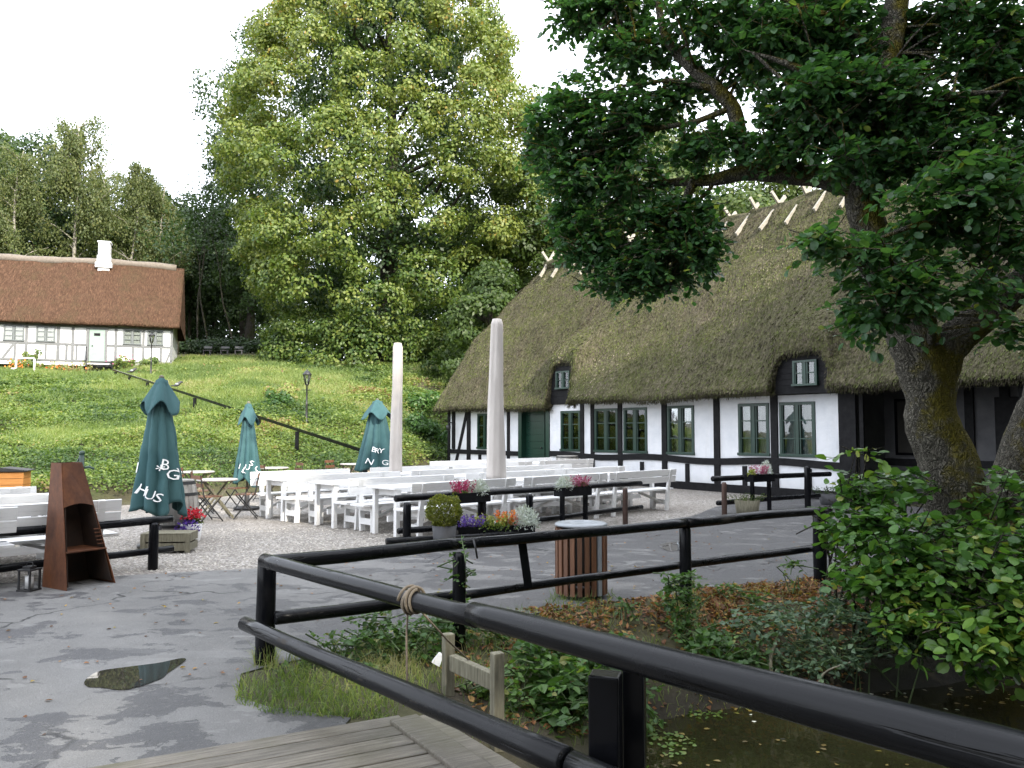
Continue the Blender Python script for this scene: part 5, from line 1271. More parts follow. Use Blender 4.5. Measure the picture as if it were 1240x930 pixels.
def broadleaf(name, label, loc, H, prof, nclump, cr, per, ls, mat, bark_, r0=.4, group=None, tone=None, seed=1, flat=.72, lobes=.18, inner=.25, cat='tree', nl=16, zlo=0.05):
    rs = np.random.default_rng(seed); t = thing(name, label, cat, loc, 0, group)
    b = MB(); branchy(b, (0, 0, -.3), H, r0, prof, nl, seed); b.build('trunk', Mt[bark_], t)
    cl = []; ph = rs.uniform(0, 6, 6)
    while len(cl) < nclump:
        u = rs.uniform(zlo, 1); R = prof(u)
        if rs.uniform(0, 1) > R / max(prof(q) for q in (.1, .3, .5, .7)): continue
        a = rs.uniform(0, 2 * PI); lob = 1 + lobes * math.sin(3 * a + ph[0] + 5 * u) + lobes * .7 * math.sin(5 * a + ph[1] - 9 * u) + rs.normal() * .05
        rc = rs.uniform(*cr); rad = max(0, (R * lob - rc * .6)) * (rs.uniform(.2, .75) if rs.uniform(0, 1) < inner else rs.uniform(.88, 1.0))
        cl.append((math.cos(a) * rad, math.sin(a) * rad, u * H - .2 * rc, rc, math.cos(a), math.sin(a), (u - .45) * 1.2))
    lb = LB(); clump_crown(lb, cl, per, ls, flat, tone); lb.build('crown', Mt[mat], t)
    return t
# the great linden: boughs on a tall dome, each bough a heap of leafy clumps, darkened core leaves that paint the shade within
def lprof(u): return float(np.interp(u, [0, .05, .18, .37, .5, .64, .77, .88, .96, 1], [8.0, 8.6, 9.6, 11.3, 11.0, 10.2, 8.6, 6.4, 3.8, 1.0]))
lx = at(470, 440, 58.5); lz = gh(lx[0], lx[1]); LH = 33.0
t = thing('linden_tree', 'huge yellow green linden tree rising above the grassy hill', 'tree', (lx[0], lx[1], lz)); b = MB(); branchy(b, (0, 0, -.3), LH, .75, lprof, 30, 4); b.build('trunk', Mt['bark_dark'], t)
rs = np.random.default_rng(44); lb = LB(); heads = []
for q in range(2600):
    u = rs.uniform(.02, .99); R = lprof(u)
    if rs.uniform(0, 11.5) > R: continue
    a = rs.uniform(0, 2 * PI); rb = rs.uniform(1.5, 2.7) * (1 if u < .85 else .75); rad = max(0, R * (1 + .06 * math.sin(3 * a + 6 * u)) - rb * .75); c = np.array([math.cos(a) * rad, math.sin(a) * rad, u * LH])
    if any(np.linalg.norm((c - h[0]) * (1, 1, .8)) < (rb + h[1]) * .66 for h in heads): continue
    heads.append((c, rb, a, u))
for c, rb, a, u in heads:
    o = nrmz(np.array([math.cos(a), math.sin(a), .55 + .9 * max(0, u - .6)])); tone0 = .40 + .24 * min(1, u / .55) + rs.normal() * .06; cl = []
    for q in range(int(9 * rb)):
        d = nrmz(rs.normal(size=3)); d = d if d @ o > -.25 else -d; k_ = rs.uniform(.7, 1.0)
        p = c + d * rb * k_ * np.array([1, 1, .78]) - np.array([0, 0, .35 * rb * (1 - max(0, d[2]))]) ; cl.append((*p, rs.uniform(.55, 1.0), d[0], d[1], d[2]))
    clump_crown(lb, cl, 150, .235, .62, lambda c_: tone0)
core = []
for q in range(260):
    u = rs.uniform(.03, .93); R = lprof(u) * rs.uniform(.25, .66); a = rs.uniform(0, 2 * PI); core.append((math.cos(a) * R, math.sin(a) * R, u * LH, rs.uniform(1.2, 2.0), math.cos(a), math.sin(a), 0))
clump_crown(lb, core, 75, .30, .8, lambda c_: .08)  # core tone kept dark, the crown's inner shade put into the leaf colour
for q in range(3):      # low skirts sweeping to the grass
    cl = []
    for k in range(26): a = -PI / 2 + rs.uniform(-1.5, 1.5); R = rs.uniform(6.8, 8.6); cl.append((math.cos(a) * R, math.sin(a) * R, rs.uniform(.3, 2.4), rs.uniform(.6, 1.1), math.cos(a), math.sin(a), .2))
    clump_crown(lb, cl, 170, .22, .6, lambda c_: .30)
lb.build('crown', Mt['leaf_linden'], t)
# trees beside and behind the house
def pr(pts): 
    xs, ys = zip(*pts); return lambda u: float(np.interp(u, xs, ys))
rnd_ = pr([(0, .5), (.15, 3.4), (.4, 4.8), (.65, 4.6), (.85, 3.2), (1, .6)])
low_ = pr([(0, 3.6), (.2, 4.6), (.5, 4.8), (.75, 3.6), (1, .6)])
def put(px, Y): p = at(px, 400, Y); return (p[0], p[1], gh(p[0], p[1]) - .1)
broadleaf('hornbeam_tree', 'dark green bushy tree between the linden and the house roof', put(598, 47), 8.0, pr([(0, 2.8), (.2, 3.4), (.5, 3.4), (.75, 2.5), (1, .5)]), 70, (.6, 1.2), 300, .24, 'leaf_mid', 'bark_dark', .3, 'trees behind the house', lambda c: .28, 9, .6, .2)
broadleaf('hornbeam_tree', 'tall mid green tree rising right beside the linden over the roof end', put(668, 60), 17, pr([(0, 5), (.3, 6.2), (.6, 5.8), (.85, 3.8), (1, .8)]), 150, (.9, 1.8), 240, .26, 'leaf_mid', 'bark_dark', .35, 'trees behind the house', lambda c: .42, 13, .65, .2)
broadleaf('ash_tree', 'light green tree behind the roof ridge, seen through the hanging alder leaves', put(800, 52), 19, pr([(0, 3), (.3, 5.4), (.6, 5.6), (.85, 3.6), (1, .8)]), 110, (.9, 1.9), 210, .27, 'leaf_mid', 'bark_dark', .35, 'trees behind the house', lambda c: .6, 17, .65, .2)
broadleaf('ash_tree', 'light green tree showing above the ridge poles under the big alder limb', put(930, 48), 17.5, pr([(0, 3), (.3, 5.2), (.6, 5.6), (.85, 3.6), (1, .8)]), 110, (.9, 1.9), 210, .26, 'leaf_mid', 'bark_dark', .35, 'trees behind the house', lambda c: .62, 23, .65, .2)
broadleaf('ash_tree', 'tree behind the right end of the roof, mostly hidden by alder leaves', put(1130, 45), 15, pr([(0, 3), (.3, 5.2), (.6, 5.6), (.85, 3.6), (1, .8)]), 100, (.9, 1.9), 190, .26, 'leaf_mid', 'bark_dark', .35, 'trees behind the house', lambda c: .5, 29, .65, .2)
broadleaf('oak_tree', 'grey green thin tree peeping out behind the left flank of the linden', put(302, 74), 31, pr([(0, 2), (.5, 4.5), (.75, 5.6), (.9, 4.4), (1, 1)]), 95, (1.1, 2.1), 75, .30, 'leaf_dark', 'bark_dark', .4, None, lambda c: .6, 37, .6, .3)
broadleaf('oak_tree', 'dark tree tucked behind the linden, rising at the edge of the wood', put(292, 78), 23, pr([(0, 3), (.4, 5), (.75, 4.6), (.9, 3.2), (1, 1)]), 70, (1.0, 2.0), 120, .3, 'leaf_dark', 'bark_dark', .35, None, lambda c: .45, 39, .65, .25)

# wood behind the cottage: a few models, copied
FG = 'trees of the wood behind the cottage'
def birch(label, loc, H, seed, lean):
    rs = np.random.default_rng(seed); t = thing('birch_tree', label, 'tree', loc, 0, FG); b = MB(); k = 10; zs = np.linspace(0, H * .9, k)
    P = np.stack([lean * (zs / H) ** 1.5 * 3 + .3 * np.sin(zs * .4 + seed), .25 * np.cos(zs * .3), zs - .3], 1); b.tube(P, .20 * (1 - .85 * zs / H), 8, wob=.04)
    tips = []
    for q in range(30):
        u = rs.uniform(.32, .95); c0 = np.array([np.interp(u * H * .9, zs, P[:, i]) for i in range(3)]); a = rs.uniform(0, 2 * PI); L = (3.3 * (1 - abs(u - .55) * 1.3)) * rs.uniform(.6, 1.1)
        e = c0 + np.array([math.cos(a) * L, math.sin(a) * L, L * rs.uniform(.3, .9)]); b.tube([c0, (c0 + e) / 2 + (0, 0, .2), e], [.055, .035, .012], 5, caps=False); tips += [c0 + (e - c0) * w_ for w_ in rs.uniform(.3, 1, 16)]
    b.build('trunk', Mt['birch_bark'], t); lb = LB()
    for c in tips:
        n = 34; L = rs.uniform(.8, 3.0); s_ = np.sort(rs.uniform(0, 1, n))[:, None]
        Q = c + np.array([rs.normal() * .5, rs.normal() * .5, 0]) * s_ + np.array([0, 0, -1]) * s_ * L + rs.normal(size=(n, 3)) * np.array([.24, .24, .15]) + np.array([0, 0, .35])
        nr = rs.normal(size=(n, 3)) + nrmz(np.array([c[0], c[1], 0.01])) * .8; lb.quads(Q, rs.normal(size=(n, 3)) * .5 + (0, 0, -1), nr, .21, .12, .42 + rs.normal(size=n) * .2 + rs.normal() * .12)
    lb.build('crown', Mt['leaf_birch'], t); return t
def dens_(label, loc, H, seed, mat, tone, prof=None, per=95, name='beech_tree', ls=.34):
    return broadleaf(name, label, loc, H, prof or pr([(0, .3), (.22, .8), (.34, 3.0), (.55, 4.4), (.75, 4.0), (.9, 2.6), (1, .5)]), 62, (1.0, 1.9), per, ls, mat, 'bark_dark', .26, FG, lambda c: tone, seed, .7, .22, .3, nl=10)
kinds = {}
WOOD = [  # kind, px, depth, height scale, label
 ('birch', 96, 68, 1.12, 'tallest weeping birch with pale trunk behind the cottage chimney'), ('birch', 150, 70, .92, 'weeping birch with olive crown just right of the tallest birch'),
 ('birch', 8, 63, .90, 'yellowish birch at the picture edge behind the cottage roof'), ('birch', 196, 73, .84, 'slim birch with forked trunk behind the roof end of the cottage'), ('birch', 128, 77, 1.0, 'birch half hidden between two bigger weeping birches'),
 ('dark', 40, 74, 1.0, 'dark green tree between the edge birch and the tallest birch'), ('dark', 70, 80, .9, 'dark tree whose crown shows left of the tallest birch'), ('dark', 165, 82, .92, 'dark crown filling the gap behind the weeping birches'),
 ('dark', 232, 79, .80, 'dark tree with bare thin trunk in the gap right of the cottage'), ('dark', 258, 84, .80, 'dark tree in the gap between the cottage and the linden'), ('dark', 212, 88, .86, 'dark tree deep in the wood behind the cottage gable'),
 ('mid', -40, 66, .95, 'mid green tree at the picture edge beyond the cottage'), ('mid', -5, 78, 1.08, 'tall tree rising at the very edge of the picture behind the birch'), ('dark', 115, 90, .9, 'dark tree deep in the wood behind the chimney'), ('dark', 20, 92, .98, 'dark tree deep in the wood at the picture edge'),
 ('dark', 285, 92, .78, 'dark tree deep in the wood beside the linden'), ('mid', 180, 78, .84, 'mid green tree behind the slim forked birch'), ('dark', 330, 88, .8, 'dark tree hidden behind the linden trunk'), ('dark', 400, 84, .75, 'dark tree directly behind the linden'), ('dark', 480, 84, .75, 'dark tree behind the linden on its right half'), ('dark', 560, 78, .75, 'dark tree behind the gap right of the linden'), ('dark', 245, 98, .86, 'farthest dark tree in the gap right of the cottage')]
for n_, (kd, px, Y, sc, lab) in enumerate(WOOD):
    loc = put(px, Y); sc *= 1.06
    var = kd + (str(n_ % 2) if kd in ('birch', 'dark') else '')
    if var not in kinds:
        if kd == 'birch': t = birch(lab, loc, 19.5, 40 + n_, .5 if n_ % 2 else -.3)
        elif kd == 'dark': t = dens_(lab, loc, 20, 60 + n_, 'leaf_dark', .38)
        else: t = dens_(lab, loc, 20, 70 + n_, 'leaf_mid', .3)
        kinds[var] = t; t.scale = (sc, sc, sc)
    else: dup(kinds[var], loc, RN.uniform(0, 6), lab, FG, (sc, sc, sc))
# the far wood that closes the view between the trunks reads as one mass
lb = LB(); cl = []
for x in np.arange(-95, 45, 1.5):
    for q in range(7): y = 104 + RN.normal() * 3; cl.append((x + RN.normal(), y, gh(x, 104) + RN.uniform(-2.5, 11.5), RN.uniform(1.4, 2.4), 0, -1, .4))
clump_crown(lb, cl, 52, .5, .8, lambda c: .2); o = lb.build('distant_wood', Mt['leaf_dark']); tag(o, kind='stuff')
# slender bare trunks standing in the dark gap
for px, Y, H_, ln_, lab in ((216, 62, 9, .3, 'thin pale trunk leaning right behind the cottage gable'), (236, 66, 12, -.25, 'thin pale trunk in the middle of the dark gap'), (252, 67, 11, .5, 'thin crooked trunk at the linden side of the dark gap'), (284, 66, 10, .8, 'thin leaning trunk just left of the linden branches')):
    loc = put(px, Y); t = thing('birch_tree', lab, 'tree', loc, 0, 'slender trunks in the gap'); b = MB(); zs = np.linspace(0, H_, 8)
    b.tube(np.stack([-ln_ * zs * .25 + .12 * np.sin(zs), 0 * zs, zs - .3], 1), .085 * (1 - .7 * zs / H_), 7, wob=.05); b.tube([(-ln_ * H_ * .16, 0, H_ * .62), (.5 - ln_ * H_ * .2, 0, H_ * .8), (.8 - ln_ * H_ * .2, 0, H_)], [.045, .03, .015], 5); b.build('trunk', Mt['bark_dark'], t)
    lb = LB(); n = 420; P = np.stack([-ln_ * H_ * .25 + RN.normal(size=n) * 1.1, RN.normal(size=n) * 1.0, H_ + RN.normal(size=n) * 1.0], 1); lb.quads(P, rdir(n), rdir(n), .28, .2, RN.random(n) * .6); lb.build('crown', Mt['leaf_dark'], t)
# trees on the far bank behind the viewer's back: they shade the yard and stand in the water's reflection
SG = 'tall trees on the bank behind the photographer'
shade = [(15.5, 3.5, 20, 5), (18.5, -4.5, 23, 6), (11, -16, 24, 6.5), (3, -17, 23, 6), (20, -13, 25, 7), (24, 4, 21, 6), (-6, -17, 21, 6), (27, -5, 24, 7), (8, -24, 22, 6.5), (-2, -25, 22, 6.5)]
sp_ = None
for k, (x, y, H_, R_) in enumerate(shade):
    lab = 'tall dark beech on the bank behind the photographer, outside the picture'
    if sp_ is None: sp_ = broadleaf('bank_tree', lab, (x, y, -.1), 22, pr([(0, 3), (.1, 4.6), (.3, 6), (.6, 6), (.85, 4), (1, 1)]), 110, (1.1, 2.2), 70, .42, 'leaf_dark', 'bark_dark', .4, SG, lambda c: .4, 91, .7, .2, .4); sp_.scale = (R_ / 6, R_ / 6, H_ / 22)
    else: dup(sp_, (x, y, -.1), k * 1.3, lab, SG, (R_ / 6, R_ / 6, H_ / 22))

# ------------------------------------------------------------------ the big alder over the yard
def sprays(lb, tw, ctr, rad, n, ls, tone, droop=.25, lpt=11, flat=.45, rounded=True, out=None, yellow=.03):
    """leafy twigs filling an ellipsoid; leaves alternate along each twig and lie roughly level"""
    ctr = np.asarray(ctr, float); rad = np.asarray(rad, float)
    for k in range(max(1, n // lpt)):
        u = nrmz(RN.normal(size=3)); c = ctr + u * rad * RN.random() ** .45
        a = RN.uniform(0, 2 * PI); d = nrmz(np.array([math.cos(a), math.sin(a), -droop + RN.normal() * .25]) + (u * .5)); L = ls * RN.uniform(3.2, 5.5)
        s_ = (np.arange(lpt) + .5) / lpt; P = c + d * (s_[:, None] - .5) * L + np.array([0, 0, -1]) * (s_[:, None] ** 2) * L * .15
        sd_ = nrmz(np.cross(d, (0, 0, 1))); sgn = np.where(np.arange(lpt) % 2, 1., -1.)[:, None]
        D = d * .6 + sd_ * sgn * (1 - s_[:, None] * .6) + RN.normal(size=(lpt, 3)) * .3; D[:, 2] -= .15
        N = np.array([0, 0, 1.]) + RN.normal(size=(lpt, 3)) * flat
        sz = ls * RN.uniform(.5, 1.15, lpt); tn = tone + RN.normal() * .12 + RN.normal(size=lpt) * .14 + (RN.random(lpt) < yellow) * .6
        lb.leaves(P, D, N, sz, sz * RN.uniform(.70, .92, lpt), tn, .22, rounded, rounded)
        if tw is not None and k % 2 == 0: tw.tube([P[0] - d * .1, P[len(P) // 2], P[-1]], [.006, .005, .002], 4, caps=False, col=.5)
al_base = at(1160, 660, 8.3); al = thing('alder_tree', 'large old alder with mossy trunk and long limb reaching left over the yard', 'tree', (0, 0, 0)); 
def path(L): return np.array([at(px, py, Y) for px, py, Y, r in L]), np.array([r for *_, r in L])
def dens2(P, R, n=5):
    k = len(P); t = np.linspace(0, k - 1, (k - 1) * n + 1); i = np.minimum(t.astype(int), k - 2); f = (t - i)[:, None]
    m = np.gradient(P, axis=0); h = lambda a: a
    p0, p1, m0, m1 = P[i], P[i + 1], m[i], m[i + 1]
    Q = (2 * f**3 - 3 * f**2 + 1) * p0 + (f**3 - 2 * f**2 + f) * m0 + (-2 * f**3 + 3 * f**2) * p1 + (f**3 - f**2) * m1
    return Q, np.interp(t, np.arange(k), R)
SK = []
def limb(b, L, n=12, m=0, wob=.035, seed=0):
    P, R = path(L); P, R = dens2(P, R); P += (np.stack([fbm(P * 2.2, 2, 101 + seed), fbm(P * 2.2, 2, 102 + seed), fbm(P * 2.2, 2, 103 + seed)], 1) - .5) * R[:, None] * .5
    R = R * (1 + (fbm(P * 3, 2, 110 + seed) - .5) * .3); b.tube(P, R, n, m, wob=wob); SK.append((P, R))
b = MB()
limb(b, [(1172, 740, 8.35, .50), (1168, 690, 8.3, .375), (1157, 620, 8.25, .315), (1143, 560, 8.2, .28), (1130, 500, 8.2, .262), (1116, 440, 8.2, .262), (1099, 390, 8.17, .23), (1074, 335, 8.1, .2), (1054, 275, 8.05, .19), (1047, 218, 8.0, .18), (1054, 150, 8.0, .15), (1070, 80, 8.1, .13), (1085, 0, 8.2, .11), (1098, -110, 8.3, .07)], 18, 0, .03)
limb(b, [(1128, 470, 8.2, .20), (1152, 415, 8.1, .185), (1200, 374, 7.9, .165), (1262, 325, 7.7, .155), (1335, 250, 7.5, .13), (1400, 110, 7.4, .09)], 14, 0, .03, 1)
limb(b, [(1050, 226, 8.0, .15), (1000, 216, 8.15, .125), (950, 210, 8.35, .112), (900, 208, 8.55, .098), (865, 217, 8.75, .075), (810, 222, 9.1, .045), (750, 226, 9.4, .015)], 12, 1, .04, 2)
limb(b, [(903, 207, 8.55, .075), (897, 178, 8.5, .085), (888, 132, 8.5, .078), (868, 108, 8.5, .072), (836, 82, 8.6, .060), (808, 48, 8.7, .048), (797, 0, 8.8, .04), (790, -70, 8.9, .02)], 10, 0, .03, 3)
for q_, L in enumerate(([(888, 130, 8.5, .036), (840, 148, 8.6, .032), (790, 157, 8.8, .026), (740, 178, 9.0, .015), (700, 190, 9.2, .006)], [(866, 107, 8.5, .04), (845, 104, 8.5, .03), (800, 98, 8.7, .025), (740, 118, 9, .012)],
          [(840, 220, 8.9, .05), (828, 252, 8.9, .042), (826, 295, 8.9, .03), (812, 345, 9.0, .012)], [(868, 216, 8.75, .03), (848, 240, 8.8, .02), (800, 268, 9, .015), (745, 290, 9.2, .008)],
          [(808, 50, 8.7, .03), (770, 48, 8.8, .022), (720, 30, 9, .01)], [(1054, 150, 8.0, .08), (1010, 110, 7.9, .06), (960, 80, 7.8, .04), (900, 60, 7.9, .004)], [(1048, 210, 8, .09), (1085, 165, 7.7, .07), (1140, 120, 7.4, .05), (1220, 110, 7.2, .005)],
          [(1070, 80, 8.1, .07), (1020, 30, 8, .05), (950, 0, 7.9, .005)], [(1200, 374, 7.9, .06), (1190, 300, 7.4, .045), (1130, 270, 7, .03), (1060, 290, 6.9, .012)], [(1120, 440, 8.2, .05), (1130, 390, 7.7, .04), (1100, 350, 7.2, .03), (1020, 310, 7.0, .012)], [(1262, 325, 7.7, .05), (1240, 250, 7.2, .04), (1180, 215, 6.9, .005)])):
    limb(b, L, 7, 0, .02, 4 + q_)
SKP = np.concatenate([p for p, r in SK])
BL = [(702, 20, 44, 26, 9.2), (770, 62, 58, 38, 9.0), (702, 132, 46, 46, 9.2), (768, 138, 50, 40, 8.9), (690, 205, 42, 46, 9.4), (752, 222, 62, 40, 9.2), (845, 178, 34, 30, 8.7), (712, 285, 40, 36, 9.3), (800, 312, 64, 46, 9.1), (842, 275, 30, 50, 8.8), (765, 340, 62, 24, 9.2),
      (655, 160, 22, 40, 9.6), (745, 5, 60, 24, 9.0), (858, 20, 60, 40, 8.4), (940, 40, 62, 48, 8.1), (955, 125, 46, 40, 8.0), (1010, 55, 60, 60, 8.2), (1000, 160, 50, 36, 7.8), (1085, 70, 50, 60, 8.6), (1060, 165, 60, 40, 8.6), (1190, 20, 50, 34, 7.8), (1215, 130, 55, 56, 8.0), (1130, 140, 46, 36, 7.6),
      (920, 178, 30, 22, 8.2), (860, 95, 24, 26, 9.0), (985, 20, 60, 40, 8.4), (1130, 25, 44, 24, 8.2), (1010, 110, 60, 44, 7.6), (1090, 120, 40, 50, 7.4), (1180, 80, 50, 34, 7.9), (1160, 180, 60, 30, 7.3), (1225, 200, 36, 36, 7.4), (905, 70, 34, 40, 8.6), (820, 120, 30, 24, 8.8), (870, 165, 26, 20, 8.3), (960, 185, 40, 18, 8.0), (1225, 60, 40, 40, 8.0), (1085, 200, 40, 30, 7.5), (740, 180, 50, 26, 9.2), (858, 306, 22, 30, 8.8), (724, 300, 40, 30, 9.3), (800, 262, 50, 24, 9.0), (690, 262, 30, 24, 9.5), (1040, 195, 44, 24, 7.5)]
BN = [(1150, 246, 84, 32, 6.9), (1035, 300, 62, 24, 6.9), (1100, 342, 84, 36, 6.9), (1212, 296, 44, 52, 7.0), (1182, 214, 70, 34, 6.9), (992, 288, 36, 18, 6.8), (1075, 385, 66, 16, 7.0), (1180, 352, 36, 26, 6.9), (1232, 400, 22, 26, 7.1), (1108, 290, 60, 30, 7.4), (1040, 372, 36, 18, 6.9)]
UP = [(700, -70, 120, 50, 9.2), (880, -80, 120, 60, 8.6), (1060, -90, 120, 60, 8.2), (1240, -80, 120, 60, 7.8), (1330, 60, 80, 80, 7.4), (1340, 220, 70, 70, 7.2), (960, -190, 200, 60, 8.6), (1200, -190, 160, 60, 8)]
lb = LB()
for L, ls, k_, tone in ((BL, .084, 1.9, .32), (BN, .098, 1.5, .48), (UP, .10, .6, .45)):
    for px, py, rx, ry, Y in L:
        c = at(px, py, Y); s_ = Y / FPX; rad = np.array([rx * s_, max(.35, (rx + ry) * .5 * s_ * .9), ry * s_])
        n = int(k_ * 1150 * (rx * s_ * ry * s_) / (.64 * .45) * (.09 / ls) ** 2)
        sprays(lb, b, c, rad, max(n, 60), ls, tone)
        d_ = np.linalg.norm(SKP - c, axis=1); j_ = np.argmin(d_)
        for q in range(3):
            e = c + RN.normal(size=3) * rad * .5; s0 = SKP[max(0, j_ - q * 2)]; b.tube([s0, (s0 + e) / 2 + (0, 0, .05), e], [.02, .014, .005], 5, caps=False)
b.build('trunk', [Mt['bark'], Mt['bark_moss']], al); lb.build('crown', Mt['leaf_alder'], al)
# second trunk at the edge
a2_ = thing('alder_tree', 'mossy leaning alder trunk at the picture edge beside the big alder', 'tree', (0, 0, 0)); b = MB(); SK = []
limb(b, [(1218, 740, 8.9, .42), (1222, 660, 8.85, .34), (1232, 590, 8.8, .29), (1250, 520, 8.75, .27), (1278, 450, 8.7, .25), (1320, 330, 8.7, .20), (1360, 150, 8.7, .14)], 16, 0, .03, 21); b.build('trunk', Mt['bark'], a2_)
lb = LB()
for px, py, rx, ry in ((1330, 100, 70, 90), (1390, 240, 70, 70), (1330, -60, 90, 60)):
    c = at(px, py, 8.7); sprays(lb, None, c, np.array([rx, rx, ry]) * 8.7 / FPX, 700, .10, .4)
lb.build('crown', Mt['leaf_alder'], a2_)
# leafy bush of alder shoots round the trunk foot
bu = thing('alder_bush', 'dense bush of round fresh green leaves around the alder trunk foot above the water', 'bush', (0, 0, 0)); lb = LB(); b = MB()
for px, py, rx, ry, Y, n, tn in ((1052, 600, 40, 34, 7.7, 330, .38), (1030, 640, 30, 34, 7.5, 260, .4), (1082, 650, 52, 36, 7.2, 420, .4), (1062, 705, 48, 32, 7.05, 400, .42), (1128, 690, 62, 40, 6.95, 560, .5), (1200, 680, 54, 52, 7.0, 620, .46), (1222, 606, 30, 44, 7.6, 300, .46), (1112, 752, 56, 28, 6.75, 460, .58), (1186, 764, 60, 34, 6.6, 600, .64), (1232, 735, 34, 54, 6.5, 460, .62), (1042, 548, 16, 10, 7.7, 34, .55), (1160, 640, 30, 20, 7.5, 160, .4), (1096, 590, 26, 26, 7.9, 160, .36), (1300, 700, 60, 80, 6.8, 700, .5), (1225, 790, 24, 20, 6.4, 160, .7)):  # higher tones low on the right paint sunlight into the leaves
    c = at(px, py, Y); s_ = Y / FPX; sprays(lb, b, c, np.array([rx * s_, max(.3, rx * s_), ry * s_]), int(n * 1.05), .108, tn, .1, 9, .5, True, None, .05)
    for q in range(4):
        g_ = np.array([np.clip(c[0] + RN.normal() * .3, 3.2, 6.5), max(c[1] + .4 + RN.random() * .5, 7.3), -.35]); e = c + RN.normal(size=3) * np.array([rx, rx, ry]) * s_ * .5; b.tube([g_, (g_ + e) / 2 + np.array([0, -.1, .15]), e], [.014, .010, .004], 5, caps=False)
lb.build('foliage', Mt['leaf_bush'], bu); b.build('stems', Mt['bark_dark'], bu)

# ------------------------------------------------------------------ bank plants
def bank_plant(name, label, mat, spots, ls, lpt=9, rounded=False, tone=.45, flat=.5, stem='green_stem'):
    t = thing(name, label, 'plant', (0, 0, 0)); lb = LB(); b = MB()
    for px, py, rx, ry, Y, n in spots:
        c = at(px, py, Y); s_ = Y / FPX; sprays(lb, b, c, np.array([rx * s_, rx * s_ * .8, ry * s_]), n, ls, tone, .15, lpt, flat, rounded)
        for q in range(3):
            g_ = np.array([c[0] + RN.normal() * rx * s_ * .4, c[1] + RN.normal() * .1, 0]); g_[2] = min(gh(g_[0], g_[1]), c[2] - .05) - .03; e = c + RN.normal(size=3) * np.array([rx, rx, ry]) * s_ * .5; b.tube([g_, (g_ + e) / 2, e], [.008, .007, .003], 4, caps=False)
    lb.build('foliage', Mt[mat], t); b.build('stems', Mt[stem], t); return t
bank_plant('leafy_weed', 'clump of big lobed green leaves on the bank between wooden frame and black post', 'leaf_bank', [(690, 835, 46, 44, 5.55, 520), (655, 790, 34, 26, 5.85, 260), (665, 870, 26, 26, 5.3, 170), (720, 800, 22, 30, 6.0, 170)], .085)
bank_plant('leafy_weed', 'light green small leaved weed behind the wooden frame crossbar', 'leaf_bank', [(582, 835, 24, 30, 5.35, 240), (618, 850, 20, 24, 5.3, 130), (625, 815, 20, 20, 5.6, 110)], .05, 9, True, .75)
bank_plant('tall_weed', 'tall thin weed growing at the second fence post from the corner', 'leaf_bank', [(556, 690, 9, 36, 6.25, 170), (562, 740, 22, 18, 6.3, 120)], .045, 9, False, .6)
bank_plant('tall_weed', 'tall nettle like weed in front of the middle fence post', 'leaf_bank', [(826, 720, 22, 40, 7.35, 420), (842, 770, 30, 24, 7.2, 300)], .06, 9, False, .55)
bank_plant('leafy_weed', 'broad leaved weed at the water edge left of the bramble', 'leaf_bank', [(872, 785, 40, 22, 6.95, 330), (900, 800, 24, 20, 6.9, 150), (755, 790, 26, 20, 6.6, 160), (775, 850, 16, 24, 6.2, 110)], .075, 9, False, .45)
bank_plant('tall_weed', 'green weeds beside the rope behind the lower log', 'leaf_bank', [(480, 785, 22, 38, 5.9, 330), (448, 760, 26, 26, 6.25, 260), (515, 770, 26, 36, 5.9, 340), (430, 790, 24, 22, 5.85, 200), (552, 760, 26, 24, 6.2, 220), (600, 760, 26, 16, 6.4, 160)], .055, 9, False, .5)
bank_plant('tall_weed', 'feathery pale weeds in the grass left of the hanging rope', 'leaf_bank', [(372, 800, 20, 22, 5.75, 130), (400, 785, 20, 26, 5.9, 170), (440, 815, 26, 22, 5.5, 200), (470, 840, 20, 16, 5.2, 130), (350, 815, 14, 14, 5.6, 60)], .038, 9, False, .72)
bank_plant('tall_weed', 'young weeds sprouting by the last fence post near the bush', 'leaf_bank', [(962, 690, 10, 22, 8.3, 100), (915, 725, 18, 10, 7.9, 90), (880, 712, 14, 9, 8.0, 70), (760, 735, 10, 10, 7.4, 60)], .05, 9, False, .55)
bank_plant('bramble', 'grey green bramble sprawling over the bank toward the water', 'leaf_bramble', [(935, 752, 56, 22, 7.05, 520), (1010, 742, 52, 22, 7.2, 460), (1085, 772, 50, 12, 6.9, 280), (985, 790, 48, 22, 6.9, 380), (1040, 790, 34, 18, 6.95, 240), (955, 810, 30, 16, 6.8, 160)], .06, 9, False, .4)
t = thing('dead_branch', 'bare curved grey branches poking from the bank into the water', 'branch', (0, 0, 0)); b = MB()
for L in ([(936, 828, 6.7, .018), (933, 800, 6.8, .016), (940, 775, 6.9, .012)], [(985, 845, 6.6, .009), (998, 815, 6.6, .008), (1030, 802, 6.65, .006)], [(1028, 715, 7.9, .016), (1015, 735, 7.7, .014), (1008, 760, 7.4, .010)], [(870, 838, 6.6, .007), (920, 815, 6.8, .006), (950, 800, 6.9, .005)]): P, R = path(L); P, R = dens2(P, R); b.tube(P, R, 6)
b.build('twigs', Mt['grey_wood'], t)

